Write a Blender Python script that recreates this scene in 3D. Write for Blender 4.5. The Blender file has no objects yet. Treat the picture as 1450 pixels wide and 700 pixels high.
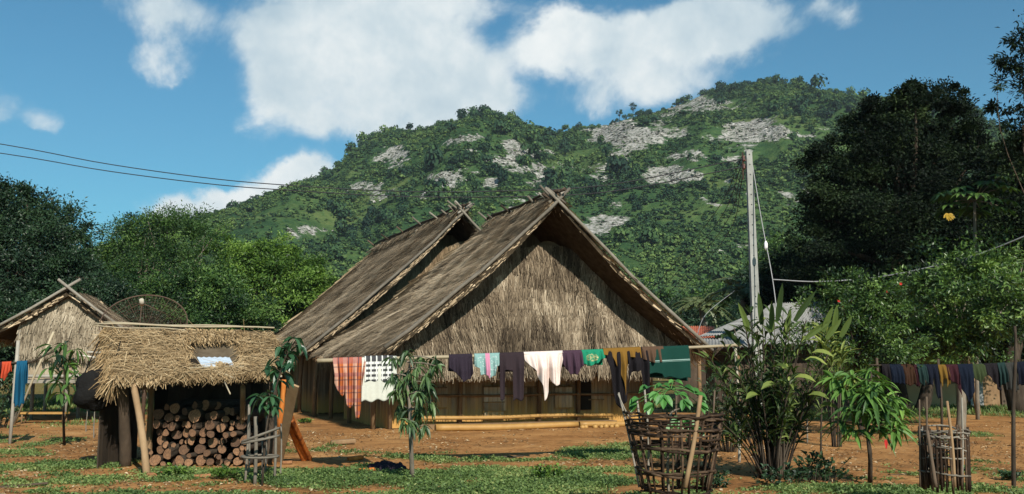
import bpy, math, random
import numpy as np
from mathutils import Vector, Matrix

random.seed(7)
SC = bpy.context.scene
COL = SC.collection
PI = math.pi

# ------------------------------------------------------------------ camera
F = 1410.0                                    # focal length in photo pixels (photo 1450 wide)
HZ = 515.0                                    # horizon row
EYE = 1.6
HAZE = .00012
PITCH = math.atan((HZ - 350.0) / F)
cam_d = bpy.data.cameras.new('camera')
cam = bpy.data.objects.new('camera', cam_d)
COL.objects.link(cam)
cam.location = (0, 0, EYE)
cam.rotation_euler = (PI / 2 + PITCH, 0, 0)
cam_d.sensor_width = 36.0
cam_d.lens = 36.0 * F / 1450.0
cam_d.clip_end = 6000
cam_d.clip_start = 0.1
SC.camera = cam
cP, sP = math.cos(PITCH), math.sin(PITCH)


def ray(px, py):
    a, b = (px - 725.0) / F, (350.0 - py) / F
    return np.array([a, cP - b * sP, sP + b * cP])


def at(px, py, Y):
    """world point seen at photo pixel (px, py) at distance Y along the ground"""
    r = ray(px, py)
    return np.array([0, 0, EYE]) + r * (Y / r[1])


def gp(px, py):
    """ground point under a photo pixel"""
    r = ray(px, py)
    return np.array([0, 0, EYE]) + r * (-EYE / r[2])


# ------------------------------------------------------------------ noise
def _hash(i, j, seed):
    n = (i * 374761393 + j * 668265263 + seed * 1442695041) & 0xFFFFFFFF
    n = ((n ^ (n >> 13)) * 1274126177) & 0xFFFFFFFF
    n = (n ^ (n >> 16)) & 0xFFFFFFFF
    return n / 4294967295.0


def vnoise(x, y, seed=0):
    x = np.asarray(x, float); y = np.asarray(y, float)
    i = np.floor(x).astype(np.int64); j = np.floor(y).astype(np.int64)
    fx = x - i; fy = y - j
    fx = fx * fx * (3 - 2 * fx); fy = fy * fy * (3 - 2 * fy)
    a = _hash(i, j, seed); b = _hash(i + 1, j, seed)
    c = _hash(i, j + 1, seed); d = _hash(i + 1, j + 1, seed)
    return (a * (1 - fx) + b * fx) * (1 - fy) + (c * (1 - fx) + d * fx) * fy


def fbm(x, y, seed=0, octaves=4, gain=0.5):
    s, amp, tot = 0.0, 1.0, 0.0
    for o in range(octaves):
        s = s + amp * vnoise(x * 2 ** o, y * 2 ** o, seed + 17 * o)
        tot += amp
        amp *= gain
    return s / tot


def sstep(a, b, x):
    t = np.clip((x - a) / (b - a), 0, 1)
    return t * t * (3 - 2 * t)


def norm(v):
    v = np.asarray(v, float)
    return v / np.maximum(np.linalg.norm(v, axis=-1, keepdims=True), 1e-9)


# ------------------------------------------------------------------ mesh builder (world coordinates)
class MB:
    def __init__(self):
        self.v, self.f, self.n = [], [], 0

    def add(self, verts, faces, mat=0, var=None, smooth=False, rnd=None):
        verts = np.asarray(verts, float).reshape(-1, 3)
        if isinstance(faces, np.ndarray):
            groups = [faces]
        else:
            by = {}
            for q in faces:
                by.setdefault(len(q), []).append(q)
            groups = [np.array(g) for g in by.values()]
        first = True
        for g in groups:
            g = g.astype(np.int64)
            vv = np.broadcast_to(np.asarray(0.5 if var is None else var, float), (len(g),)) if (var is None or np.ndim(var) == 0) else np.asarray(var, float)
            self.f.append((g + self.n, mat, vv, smooth))
        self.v.append(verts)
        self.n += len(verts)

    def box(self, c, size, ax=None, mat=0, var=None):
        """box centred at c; ax = 3 unit axes (rows)"""
        ax = np.eye(3) if ax is None else np.asarray(ax, float)
        h = np.asarray(size, float) / 2
        s = np.array([[-1, -1, -1], [1, -1, -1], [1, 1, -1], [-1, 1, -1], [-1, -1, 1], [1, -1, 1], [1, 1, 1], [-1, 1, 1]], float) * h
        self.add(np.asarray(c) + s @ ax, np.array([[0, 3, 2, 1], [4, 5, 6, 7], [0, 1, 5, 4], [1, 2, 6, 5], [2, 3, 7, 6], [3, 0, 4, 7]]), mat, var)

    def beam(self, a, b, w, h, mat=0, var=None, up=(0, 0, 1)):
        a, b = np.asarray(a, float), np.asarray(b, float)
        d = norm(b - a); s = norm(np.cross(d, np.asarray(up, float) + 1e-4)); u = np.cross(s, d)
        self.box((a + b) / 2, (np.linalg.norm(b - a), w, h), [d, s, u], mat, var)

    def tube(self, pts, radii, n=8, mat=0, var=None, caps=True, wob=0.0, seed=0, capmat=None, smooth=True):
        pts = np.asarray(pts, float)
        m = len(pts)
        radii = np.broadcast_to(np.asarray(radii, float), (m,))
        d = np.gradient(pts, axis=0); d = norm(d)
        ref = np.array([0, 0, 1.0]) if abs(d[:, 2]).mean() < 0.8 else np.array([1.0, 0, 0])
        s = norm(np.cross(d, ref)); u = np.cross(s, d)
        th = np.linspace(0, 2 * PI, n, endpoint=False)
        rng = np.random.default_rng(seed)
        rr = radii[:, None] * (1 + wob * rng.normal(0, 1, (m, n))) if wob else radii[:, None] * np.ones((1, n))
        ring = pts[:, None, :] + rr[..., None] * (np.cos(th)[None, :, None] * s[:, None, :] + np.sin(th)[None, :, None] * u[:, None, :])
        V = ring.reshape(-1, 3)
        i = np.arange(m - 1)[:, None] * n; j = np.arange(n)[None, :]; k = (np.arange(n)[None, :] + 1) % n
        fc = np.stack([i + j, i + k, i + n + k, i + n + j], -1).reshape(-1, 4)
        vv = 0.5 if var is None else var
        n0 = self.n
        self.add(V, fc, mat, vv, smooth)
        if caps:
            a_ = np.arange(n)[None]
            self.f.append((a_[:, ::-1] + n0, mat, np.array([float(vv)]), False))
            self.f.append((a_ + n0 + (m - 1) * n, mat, np.array([float(vv)]), False))

    def grid(self, P, mat=0, var=None, smooth=True, flip=False):
        P = np.asarray(P, float)
        a, b = P.shape[:2]
        i = np.arange(a - 1)[:, None] * b; j = np.arange(b - 1)[None, :]
        fc = np.stack([i + j, i + b + j, i + b + j + 1, i + j + 1], -1).reshape(-1, 4)
        if flip:
            fc = fc[:, ::-1]
        self.add(P.reshape(-1, 3), fc, mat, var, smooth)

    def build(self, name, mats, parent=None, origin=None, point_attrs=None):
        me = bpy.data.meshes.new(name)
        V = np.concatenate(self.v) if self.v else np.zeros((0, 3))
        off = np.zeros(3)
        if parent is not None:
            p = parent
            while p is not None:
                off = off + np.array(p.location); p = p.parent
        elif origin is not None:
            off = np.asarray(origin, float)
        V = V - off
        me.vertices.add(len(V)); me.vertices.foreach_set('co', V.astype(np.float32).ravel())
        lv = np.concatenate([g.ravel() for g, *_ in self.f]).astype(np.int32)
        cnt = np.concatenate([np.full(len(g), g.shape[1]) for g, *_ in self.f])
        st = np.concatenate([[0], np.cumsum(cnt)[:-1]]).astype(np.int32)
        me.loops.add(len(lv)); me.loops.foreach_set('vertex_index', lv)
        me.polygons.add(len(cnt)); me.polygons.foreach_set('loop_start', st)
        me.polygons.foreach_set('material_index', np.concatenate([np.full(len(g), m) for g, m, *_ in self.f]).astype(np.int32))
        me.update(calc_edges=True)
        me.polygons.foreach_set('use_smooth', np.concatenate([np.full(len(g), s) for g, m, v, s in self.f]))
        at_ = me.attributes.new('var', 'FLOAT', 'FACE')
        at_.data.foreach_set('value', np.concatenate([v for g, m, v, s in self.f]).astype(np.float32))
        for k, arr in (point_attrs or {}).items():
            q = me.attributes.new(k, 'FLOAT', 'POINT'); q.data.foreach_set('value', np.asarray(arr, np.float32).ravel())
        for m in (mats if isinstance(mats, (list, tuple)) else [mats]):
            me.materials.append(m)
        o = bpy.data.objects.new(name, me)
        COL.objects.link(o)
        if parent is not None:
            o.parent = parent
        elif origin is not None:
            o.location = origin
        return o


def tag(o, label=None, cat=None, group=None, kind=None):
    if label: o['label'] = label
    if cat: o['category'] = cat
    if group: o['group'] = group
    if kind: o['kind'] = kind
    return o


def thing(name, label, cat, loc, group=None):
    o = bpy.data.objects.new(name, None)
    o.empty_display_size = 0.2
    COL.objects.link(o)
    o.location = [float(q) for q in loc]
    return tag(o, label, cat, group)


def copy_tree(o, parent=None):
    c = o.copy(); COL.objects.link(c)
    if parent is not None: c.parent = parent
    for ch in list(o.children): copy_tree(ch, c)
    return c


def spline(pts, n=24):
    pts = np.asarray(pts, float)
    P = np.vstack([2 * pts[0] - pts[1], pts, 2 * pts[-1] - pts[-2]])
    out = []
    seg = len(pts) - 1
    for k in range(n):
        u = k / (n - 1) * seg; i = min(int(u), seg - 1); t = u - i
        p0, p1, p2, p3 = P[i:i + 4]
        out.append(0.5 * (2 * p1 + (p2 - p0) * t + (2 * p0 - 5 * p1 + 4 * p2 - p3) * t * t + (3 * p1 - p0 - 3 * p2 + p3) * t ** 3))
    return np.array(out)


# ------------------------------------------------------------------ materials
def nd(nt, t, ins=None, **kw):
    n = nt.nodes.new(t)
    for k, v in kw.items(): setattr(n, k, v)
    for k, v in (ins or {}).items():
        s = n.inputs[k]
        if isinstance(v, bpy.types.NodeSocket): nt.links.new(v, s)
        else: s.default_value = v
    return n


def ramp(nt, fac, stops, interp='LINEAR'):
    n = nt.nodes.new('ShaderNodeValToRGB')
    n.color_ramp.interpolation = interp
    e = n.color_ramp.elements
    while len(e) < len(stops): e.new(0.5)
    for q, (p, c) in zip(e, stops):
        q.position = p; q.color = (c[0], c[1], c[2], 1)
    nt.links.new(fac, n.inputs[0])
    return n.outputs[0]


def newmat(name):
    m = bpy.data.materials.new(name); m.use_nodes = True
    nt = m.node_tree
    return m, nt, nt.nodes['Principled BSDF']


def math_(nt, op, a, b=0.0, clamp=False):
    n = nt.nodes.new('ShaderNodeMath'); n.operation = op; n.use_clamp = clamp
    for i, v in enumerate((a, b)):
        if isinstance(v, bpy.types.NodeSocket): nt.links.new(v, n.inputs[i])
        else: n.inputs[i].default_value = v
    return n.outputs[0]


def mixc(nt, f, a, b, mode='MIX'):
    n = nt.nodes.new('ShaderNodeMix'); n.data_type = 'RGBA'; n.blend_type = mode
    for k, v in ((0, f), (6, a), (7, b)):
        if isinstance(v, bpy.types.NodeSocket): nt.links.new(v, n.inputs[k])
        else: n.inputs[k].default_value = v if k == 0 else (*v[:3], 1)
    return n.outputs[2]


def varmat(name, stops, scale=3.0, stretch=(1, 1, 1), amt=0.5, rough=0.85, bump=0.3, spec=0.2, detail=6, bdist=0.02):
    """colour from per-face 'var' plus a 3D noise in object space"""
    m, nt, b = newmat(name)
    tc = nd(nt, 'ShaderNodeTexCoord')
    mp = nd(nt, 'ShaderNodeMapping', {'Vector': tc.outputs['Object'], 'Scale': stretch})
    no = nd(nt, 'ShaderNodeTexNoise', {'Vector': mp.outputs[0], 'Scale': scale, 'Detail': detail, 'Roughness': 0.65})
    at_ = nd(nt, 'ShaderNodeAttribute', attribute_name='var')
    f = math_(nt, 'ADD', math_(nt, 'MULTIPLY', math_(nt, 'SUBTRACT', no.outputs['Fac'], 0.5), amt * 2), at_.outputs['Fac'], True)
    c = ramp(nt, f, stops)
    nt.links.new(c, b.inputs['Base Color'])
    b.inputs['Roughness'].default_value = rough
    b.inputs['Specular IOR Level'].default_value = spec
    if bump:
        bp = nd(nt, 'ShaderNodeBump', {'Strength': bump, 'Distance': bdist, 'Height': no.outputs['Fac']})
        nt.links.new(bp.outputs[0], b.inputs['Normal'])
    return m


def leafmat(name, stops, trans=0.3, rough=0.45, spec=0.35, tint=(1.2, 1.25, 0.5)):
    m, nt, b = newmat(name)
    at_ = nd(nt, 'ShaderNodeAttribute', attribute_name='var')
    c = ramp(nt, at_.outputs['Fac'], stops)
    nt.links.new(c, b.inputs['Base Color'])
    b.inputs['Roughness'].default_value = rough
    b.inputs['Specular IOR Level'].default_value = spec
    tr = nd(nt, 'ShaderNodeBsdfTranslucent')
    nt.links.new(mixc(nt, 1.0, c, tint, 'MULTIPLY'), tr.inputs['Color'])
    mx = nd(nt, 'ShaderNodeMixShader', {0: trans})
    nt.links.new(b.outputs[0], mx.inputs[1]); nt.links.new(tr.outputs[0], mx.inputs[2])
    nt.links.new(mx.outputs[0], nt.nodes['Material Output'].inputs['Surface'])
    return m


def stops(*cs):
    n = len(cs)
    return [(i / (n - 1), c) for i, c in enumerate(cs)]


M_ROOF = varmat('weathered_thatch', stops((.06, .043, .026), (.27, .20, .125), (.48, .37, .245), (.68, .55, .38)), 2.0, (1, 1, 1), .28, .95, .3, .1)
M_ROOFBASE = varmat('thatch_underlay', stops((.03, .022, .014), (.10, .078, .052), (.17, .135, .095)), 5.0, (1, 1, 1), .5, 1, .5, 0)
M_GABLE = varmat('hanging_grass_thatch', stops((.014, .010, .007), (.080, .060, .040), (.20, .155, .105), (.40, .33, .24)), 1.2, (1, 1, 1), .2, .92, .2, .12)
M_GABLE2 = varmat('hanging_brown_thatch', stops((.05, .033, .018), (.15, .105, .062), (.25, .18, .11), (.38, .29, .185)), 1.2, (1, 1, 1), .2, .92, .2, .12)
M_SHEDTH = varmat('shed_thatch', stops((.045, .028, .013), (.18, .118, .056), (.35, .245, .13), (.58, .44, .26)), 1.4, (1, 1, 1), .24, .9, .2, .15)
M_HUTTH = varmat('hut_thatch', stops((.04, .03, .02), (.15, .122, .085), (.27, .225, .162), (.42, .36, .27)), 1.2, (1, 1, 1), .22, .92, .2, .1)
M_BAMBOO = varmat('weathered_bamboo', stops((.06, .042, .022), (.17, .128, .075), (.30, .245, .16), (.42, .36, .25)), 4, (1, 1, 1), .3, .6, .2, .35)
M_BAMBOOY = varmat('yellow_bamboo', stops((.13, .07, .02), (.32, .175, .05), (.46, .28, .09)), 5, (1, 1, 1), .35, .55, .2, .35)
M_POLE = varmat('grey_wood', stops((.05, .042, .032), (.17, .15, .12), (.36, .33, .28)), 5, (1, 1, 1), .35, .8, .3, .2)
M_PALE = varmat('pale_pole', stops((.2, .17, .13), (.38, .34, .27), (.58, .53, .45)), 6, (1, 1, 1), .3, .6, .2, .3)
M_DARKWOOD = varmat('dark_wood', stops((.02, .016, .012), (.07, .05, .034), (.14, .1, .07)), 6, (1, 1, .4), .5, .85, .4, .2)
M_BROWNWOOD = varmat('brown_wood', stops((.07, .04, .02), (.2, .125, .065), (.34, .23, .13)), 6, (1, 1, .4), .5, .8, .4, .2)
M_BARK = varmat('bark', stops((.014, .010, .008), (.045, .034, .025), (.12, .095, .07)), 9, (1, 1, .35), .6, .95, .6, .1)
M_TRUNKG = varmat('pale_bark', stops((.06, .05, .04), (.16, .135, .105), (.3, .26, .2)), 9, (1, 1, .35), .6, .95, .5, .1)
M_WICKER = varmat('wicker', stops((.010, .006, .004), (.038, .023, .014), (.14, .092, .058)), 9, (1, 1, 1), .5, .85, .5, .15)
M_CUT = varmat('cut_wood', stops((.05, .024, .012), (.25, .12, .055), (.50, .28, .14)), 18, (1, 1, 1), .45, .9, .3, .1)
M_ORANGE = varmat('orange_split_wood', stops((.09, .022, .006), (.42, .125, .022), (.66, .26, .06)), 9, (1, 1, .25), .75, .75, .5, .2)
M_DARK = varmat('dark_interior', stops((.012, .01, .008), (.03, .024, .018)), 3, (1, 1, 1), .5, 1, 0, 0)
M_TARP = varmat('black_plastic', stops((.006, .006, .006), (.016, .015, .014)), 7, (1, 1, 1), .5, .9, 1.0, .1, bdist=.05)


def wallmat():
    """flattened bamboo boards, weathered grey brown above, ochre mud splash and painted sunlit gold near the ground"""
    m, nt, b = newmat('split_bamboo_wall')
    tc = nd(nt, 'ShaderNodeTexCoord')
    mp = nd(nt, 'ShaderNodeMapping', {'Vector': tc.outputs['Object'], 'Scale': (9, 9, .7)})
    no = nd(nt, 'ShaderNodeTexNoise', {'Vector': mp.outputs[0], 'Scale': 2.0, 'Detail': 6, 'Roughness': .65})
    at_ = nd(nt, 'ShaderNodeAttribute', attribute_name='var')
    f = math_(nt, 'ADD', math_(nt, 'MULTIPLY', math_(nt, 'SUBTRACT', no.outputs['Fac'], .5), .9), at_.outputs['Fac'], True)
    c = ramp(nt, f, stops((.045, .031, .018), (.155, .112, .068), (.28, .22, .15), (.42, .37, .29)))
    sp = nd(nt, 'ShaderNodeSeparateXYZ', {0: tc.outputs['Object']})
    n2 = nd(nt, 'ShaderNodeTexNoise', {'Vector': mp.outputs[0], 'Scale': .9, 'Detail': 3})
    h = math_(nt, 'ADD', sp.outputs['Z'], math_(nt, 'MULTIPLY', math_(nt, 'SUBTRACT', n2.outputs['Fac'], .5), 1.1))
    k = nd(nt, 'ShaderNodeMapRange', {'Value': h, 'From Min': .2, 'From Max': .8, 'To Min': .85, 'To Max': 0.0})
    c2 = mixc(nt, k.outputs[0], c, (.46, .25, .065))  # mud splash, with the warm sunlight on the wall foot painted in
    nt.links.new(c2, b.inputs['Base Color'])
    b.inputs['Roughness'].default_value = .8; b.inputs['Specular IOR Level'].default_value = .2
    bp = nd(nt, 'ShaderNodeBump', {'Strength': .3, 'Distance': .01, 'Height': no.outputs['Fac']})
    nt.links.new(bp.outputs[0], b.inputs['Normal'])
    return m


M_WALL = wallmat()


def sheetmat(name, c0, c1, rough=.5, metal=.0):
    m, nt, b = newmat(name)
    tc = nd(nt, 'ShaderNodeTexCoord')
    no = nd(nt, 'ShaderNodeTexNoise', {'Vector': tc.outputs['Object'], 'Scale': 1.7, 'Detail': 9, 'Roughness': .7})
    c = ramp(nt, no.outputs['Fac'], [(.3, c0), (.7, c1)])
    nt.links.new(c, b.inputs['Base Color'])
    b.inputs['Roughness'].default_value = rough; b.inputs['Metallic'].default_value = metal
    return m


M_FIBRO = sheetmat('fibre_cement_sheet', (.11, .11, .105), (.3, .3, .29), .8)
M_RUST = sheetmat('rusty_sheet', (.28, .06, .03), (.42, .13, .06), .75)
M_ZINC = sheetmat('zinc_sheet', (.42, .5, .58), (.62, .7, .78), .45, .3)
M_TANWALL = sheetmat('ochre_plaster', (.42, .27, .13), (.55, .37, .2), .9)
M_GREYWALL = sheetmat('grey_plaster', (.18, .185, .18), (.28, .285, .28), .9)
M_CONC = sheetmat('concrete', (.16, .165, .15), (.34, .34, .315), .85)
M_HOLE = sheetmat('hole_dark', (.02, .02, .02), (.04, .04, .04), .9)
M_WIRE = sheetmat('black_cable', (.012, .012, .014), (.03, .03, .035), .6)
M_WIREG = sheetmat('grey_cable', (.2, .2, .2), (.32, .32, .32), .6)
M_INS = sheetmat('brown_porcelain', (.06, .02, .014), (.10, .03, .022), .4)
M_INSW = sheetmat('white_porcelain', (.7, .66, .66), (.8, .75, .76), .3)
M_STEEL = sheetmat('rusty_steel_mesh', (.05, .03, .02), (.14, .085, .055), .7, .3)

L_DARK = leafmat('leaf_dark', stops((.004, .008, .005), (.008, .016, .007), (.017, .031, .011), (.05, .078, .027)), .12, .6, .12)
L_DEEP = leafmat('leaf_deep', stops((.012, .028, .016), (.026, .056, .024), (.048, .09, .034)), .25, .45, .35)
L_MID = leafmat('leaf_mid', stops((.009, .024, .012), (.030, .070, .022), (.085, .16, .038), (.16, .25, .065)), .33, .45, .3)
L_LONGAN = leafmat('leaf_longan', stops((.008, .02, .009), (.03, .066, .018), (.095, .17, .036), (.2, .30, .08)), .32, .4, .4)  # green of the lychee and hibiscus leaves
L_BRIGHT = leafmat('leaf_bright', stops((.014, .035, .011), (.056, .115, .023), (.14, .24, .042), (.23, .35, .075)), .38, .45, .3)
L_MANGO = leafmat('leaf_mango', stops((.012, .03, .015), (.04, .09, .024), (.10, .2, .04), (.2, .34, .075)), .3, .35, .5)
L_CANE = leafmat('leaf_cane', stops((.010, .02, .008), (.030, .054, .015), (.085, .125, .03), (.24, .28, .07)), .25, .5, .25)
L_PAP = leafmat('leaf_papaya', stops((.035, .12, .025), (.07, .21, .045), (.12, .3, .07)), .3, .4, .4)
L_RUB = leafmat('leaf_rubber', stops((.012, .04, .022), (.03, .085, .04), (.065, .15, .06)), .25, .35, .5)
L_NARROW = leafmat('leaf_narrow', stops((.015, .035, .018), (.04, .08, .032), (.10, .17, .06), (.2, .28, .12)), .3, .4, .4)
L_GRASS = leafmat('grass_blades', stops((.03, .058, .02), (.085, .14, .042), (.17, .245, .075), (.34, .33, .13)), .3, .5, .25)
L_HILL = leafmat('hill_foliage', stops((.010, .026, .019), (.024, .056, .030), (.052, .10, .035), (.12, .18, .052)), .15, .7, .1)
L_PALM = leafmat('palm_fronds', stops((.03, .05, .022), (.09, .12, .045), (.2, .21, .09)), .25, .4, .4)
M_RED = leafmat('red_petal', stops((.4, .02, .02), (.62, .05, .04)), .2)
M_BUNCH = leafmat('yellow_leaf', stops((.3, .18, .02), (.42, .28, .04)), .2)

# ------------------------------------------------------------------ leaves
_LANCE = np.array([0.12, 0.75, 1.0, 0.72, 0.0]); _OVAL = np.array([0.15, 0.9, 1.0, 0.85, 0.0])
_BLADE = np.array([0.6, 1.0, 0.95, 0.7, 0.0])


def leaves(mb, P, A, N, L, Wd, droop=0.3, var=0.5, prof=_LANCE, mat=0, fold=0.25):
    """real leaves: folded, drooping blades with 8 faces each"""
    P = np.asarray(P, float); n = len(P)
    A = norm(A); B = norm(np.cross(A, N)); N = np.cross(B, A)
    L = np.broadcast_to(np.asarray(L, float), (n,)); Wd = np.broadcast_to(np.asarray(Wd, float), (n,))
    dr = np.broadcast_to(np.asarray(droop, float), (n,))
    ss = np.linspace(0, 1, 5)
    V = np.zeros((n, 5, 3, 3))
    for i, s in enumerate(ss):
        c = P + A * (L * s)[:, None]
        c[:, 2] -= dr * L * s * s
        w = (Wd * 0.5 * prof[i])[:, None]
        V[:, i, 0] = c - B * w + N * w * fold * 2
        V[:, i, 1] = c
        V[:, i, 2] = c + B * w + N * w * fold * 2
    base = (np.arange(n) * 15)[:, None, None]
    fl = []
    for i in range(4):
        for k in range(2):
            a = i * 3 + k
            fl.append([a, a + 1, a + 4, a + 3])
    fc = (base + np.array(fl)[None]).reshape(-1, 4)
    vv = np.repeat(np.broadcast_to(np.asarray(var, float), (n,)), 8)
    mb.add(V.reshape(-1, 3), fc, mat, vv)


def cards(mb, P, A, N, L, Wd, var, mat=0):
    """small rhombic leaves with a bent midrib, 2 faces each"""
    P = np.asarray(P, float); n = len(P)
    A = norm(A); B = norm(np.cross(A, N)); N = np.cross(B, A)
    L = np.broadcast_to(np.asarray(L, float), (n,))[:, None]; Wd = np.broadcast_to(np.asarray(Wd, float), (n,))[:, None]
    V = np.stack([P, P + A * L * .45 + B * Wd * .5 + N * Wd * .18, P + A * L, P + A * L * .45 - B * Wd * .5 + N * Wd * .18], 1)
    base = (np.arange(n) * 4)[:, None, None]
    fc = (base + np.array([[0, 1, 2], [0, 2, 3]])[None]).reshape(-1, 3)
    mb.add(V.reshape(-1, 3), fc, mat, np.repeat(var, 2))


def straws(mb, P, D, Nn, L, Wd, var, mat=0, lift=0.0):
    """dry stalks: slim tapering strips"""
    P = np.asarray(P, float); n = len(P)
    D = norm(D); S = norm(np.cross(D, Nn))
    L = np.broadcast_to(np.asarray(L, float), (n,))[:, None]; Wd = np.broadcast_to(np.asarray(Wd, float), (n,))[:, None]
    lf = np.broadcast_to(np.asarray(lift, float), (n,))[:, None]
    T = P + D * L + Nn * lf
    V = np.stack([P - S * Wd * .5, P + S * Wd * .5, T + S * Wd * .25, T - S * Wd * .25], 1)
    fc = np.arange(n * 4).reshape(n, 4)
    mb.add(V.reshape(-1, 3), fc, mat, var)


def rand_dir(rng, n):
    return norm(rng.normal(0, 1, (n, 3)))


def ell(px, py, rx, ry, D, dep=1.0):
    """ellipsoid of foliage covering rx x ry photo pixels at distance D, dep = depth radius / width radius"""
    c = at(px, py, D)
    return (c[0], c[1], c[2], rx * D / F, rx * D / F * dep, ry * D / F)


def tree(name, label, cat, base, crowns, leaf, nclump, per, lmat, bmat, seed, tr=0.18, group=None, th=0.4, spread=1.0,
         asp=0.5, wobs=.09, rpow=.6, vbase=.5, vclump=.2, vleaf=.14, limbs=14, clump=None, up=0.5):
    rng = np.random.default_rng(seed)
    root = thing(name, label, cat, base, group)
    base = np.asarray(base, float)
    C = np.array(crowns, float)
    wgt = (C[:, 3] * C[:, 4] * C[:, 5]) ** (2 / 3); wgt = wgt / wgt.sum()
    idx = rng.choice(len(C), nclump, p=wgt)
    d = rand_dir(rng, nclump)
    r = rng.uniform(.35, 1.0, nclump) ** rpow
    wob = 1 + rng.normal(0, wobs, nclump)
    cc = C[idx, :3] + d * (r * wob)[:, None] * C[idx, 3:]
    keep = cc[:, 2] > base[2] + .15
    cc, idx, d = cc[keep], idx[keep], d[keep]
    nclump = len(cc)
    Rm = (C[idx, 3] * C[idx, 5]) ** .5
    cr = (clump if clump else .155) * Rm * rng.uniform(.6, 1.35, nclump) if clump is None or clump < 1 else np.full(nclump, clump)
    cv = rng.normal(0, vclump, nclump)
    k = np.repeat(np.arange(nclump), per)
    n = len(k)
    off = rng.normal(0, 1, (n, 3)) * np.array([1, 1, .62])
    P = cc[k] + off * cr[k][:, None] * .75
    A = norm(d[k] * .5 + off * .5 + rng.normal(0, .7, (n, 3)) + np.array([0, 0, -.25]))
    N = norm(np.array([0, 0, up]) + d[k] * .6 + rng.normal(0, .55, (n, 3)))
    var = np.clip(vbase + cv[k] + rng.normal(0, vleaf, n), 0, 1)
    mb = MB()
    cards(mb, P, A, N, leaf * rng.uniform(.65, 1.3, n), leaf * asp * rng.uniform(.7, 1.25, n), var)
    mb.build('crown', lmat, root)
    # trunk and limbs
    tb = MB()
    top = C[:, :3].mean(0); top[2] = C[:, 2].max()
    fork = base + (top - base) * np.array([.35, .35, th])
    tb.tube(spline([base - [0, 0, .15], base + (fork - base) * .5 + rng.normal(0, tr * .5, 3) * [1, 1, 0], fork, fork + (top - fork) * .55, top], 14),
            np.linspace(tr, tr * .12, 14), 9, wob=.05, seed=seed)
    sel = rng.choice(nclump, min(limbs, nclump), replace=False)
    for s in sel:
        t = rng.uniform(0.0, .6)
        a = fork + (top - fork) * t * .55
        b = cc[s]
        mid = (a + b) / 2 + rng.normal(0, .12, 3) * np.linalg.norm(b - a) * .6
        tb.tube(spline([a, mid, b], 7), np.linspace(tr * .45 * (1 - t * .5), tr * .05, 7), 6)
    tb.build('trunk', bmat, root)
    return root

# ================================================================== SKY, SUN
SUN_EL, SUN_AZ = math.radians(34), math.radians(20)       # az: to the right of straight behind the camera
sdir = np.array([math.sin(SUN_AZ) * math.cos(SUN_EL), -math.cos(SUN_AZ) * math.cos(SUN_EL), math.sin(SUN_EL)])
sun_d = bpy.data.lights.new('sun', 'SUN'); sun = bpy.data.objects.new('sun', sun_d); COL.objects.link(sun)
sun_d.energy = 5.0; sun_d.angle = math.radians(.5); sun_d.color = (1, .93, .82)
sun.rotation_euler = Vector(-sdir).to_track_quat('-Z', 'Y').to_euler()
sun.location = (10, -20, 30)

world = bpy.data.worlds.new('World'); SC.world = world; world.use_nodes = True
wt = world.node_tree
bg = wt.nodes['Background']
sky = nd(wt, 'ShaderNodeTexSky', sky_type='NISHITA', sun_disc=False)
sky.sun_elevation = SUN_EL
sky.sun_rotation = math.atan2(sdir[0], sdir[1])
sky.air_density = 1.0; sky.dust_density = 1.0; sky.ozone_density = 2.0
SKYS = .05
bg.inputs['Strength'].default_value = SKYS
tc = nd(wt, 'ShaderNodeTexCoord')
sp = nd(wt, 'ShaderNodeSeparateXYZ', {0: tc.outputs['Generated']})
az = math_(wt, 'ARCTAN2', sp.outputs[0], sp.outputs[1])
el_ = math_(wt, 'ARCSINE', sp.outputs[2])
uv = nd(wt, 'ShaderNodeCombineXYZ', {0: az, 1: el_})


def azel(px, py):
    r = norm(ray(px, py)); return math.atan2(r[0], r[1]), math.asin(r[2])


nz1 = nd(wt, 'ShaderNodeTexNoise', {'Vector': uv.outputs[0], 'Scale': 7.0, 'Detail': 12, 'Roughness': .62, 'Distortion': .35})
nz2 = nd(wt, 'ShaderNodeTexNoise', {'Vector': uv.outputs[0], 'Scale': 4.0, 'Detail': 6, 'Roughness': .6, 'Distortion': .3})
nz3 = nd(wt, 'ShaderNodeTexNoise', {'Vector': uv.outputs[0], 'Scale': 16.0, 'Detail': 7, 'Roughness': .6})
warp = nd(wt, 'ShaderNodeVectorMath', {0: nz3.outputs['Color'], 1: (.5, .5, .5)}, operation='SUBTRACT')
warp = nd(wt, 'ShaderNodeVectorMath', {0: warp.outputs[0], 1: (.05, .05, 0)}, operation='MULTIPLY')
uvw = nd(wt, 'ShaderNodeVectorMath', {0: uv.outputs[0], 1: warp.outputs[0]}, operation='ADD')
CLOUDS = [  # px, py, rx, ry, weight
    (500, 70, 190, 105, 1.0), (610, 120, 150, 95, .95), (440, 150, 105, 60, .8), (560, 20, 130, 60, .8), (680, 150, 75, 65, .6),
    (390, 60, 100, 80, .65), (570, 190, 130, 52, .75), (450, 30, 90, 50, .6), (235, 12, 90, 42, .75), (235, 85, 55, 36, .45), (60, 168, 34, 24, .35),
    (905, 58, 195, 58, 1.0), (1040, 28, 150, 48, .9), (790, 62, 100, 50, .8), (870, 132, 105, 42, .72), (970, 122, 85, 32, .6),
    (1190, 8, 50, 32, .55), (640, 0, 120, 40, .5),
    (258, 300, 78, 38, 1.2), (340, 294, 56, 32, 1.1), (442, 248, 60, 36, 1.1), (400, 272, 62, 40, 1.1), (300, 322, 90, 34, .9),
    (-150, 120, 140, 60, .8), (1700, 150, 200, 70, .8), (1650, 40, 120, 40, .7), (-350, 60, 180, 60, .8),
]
tot = None
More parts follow.
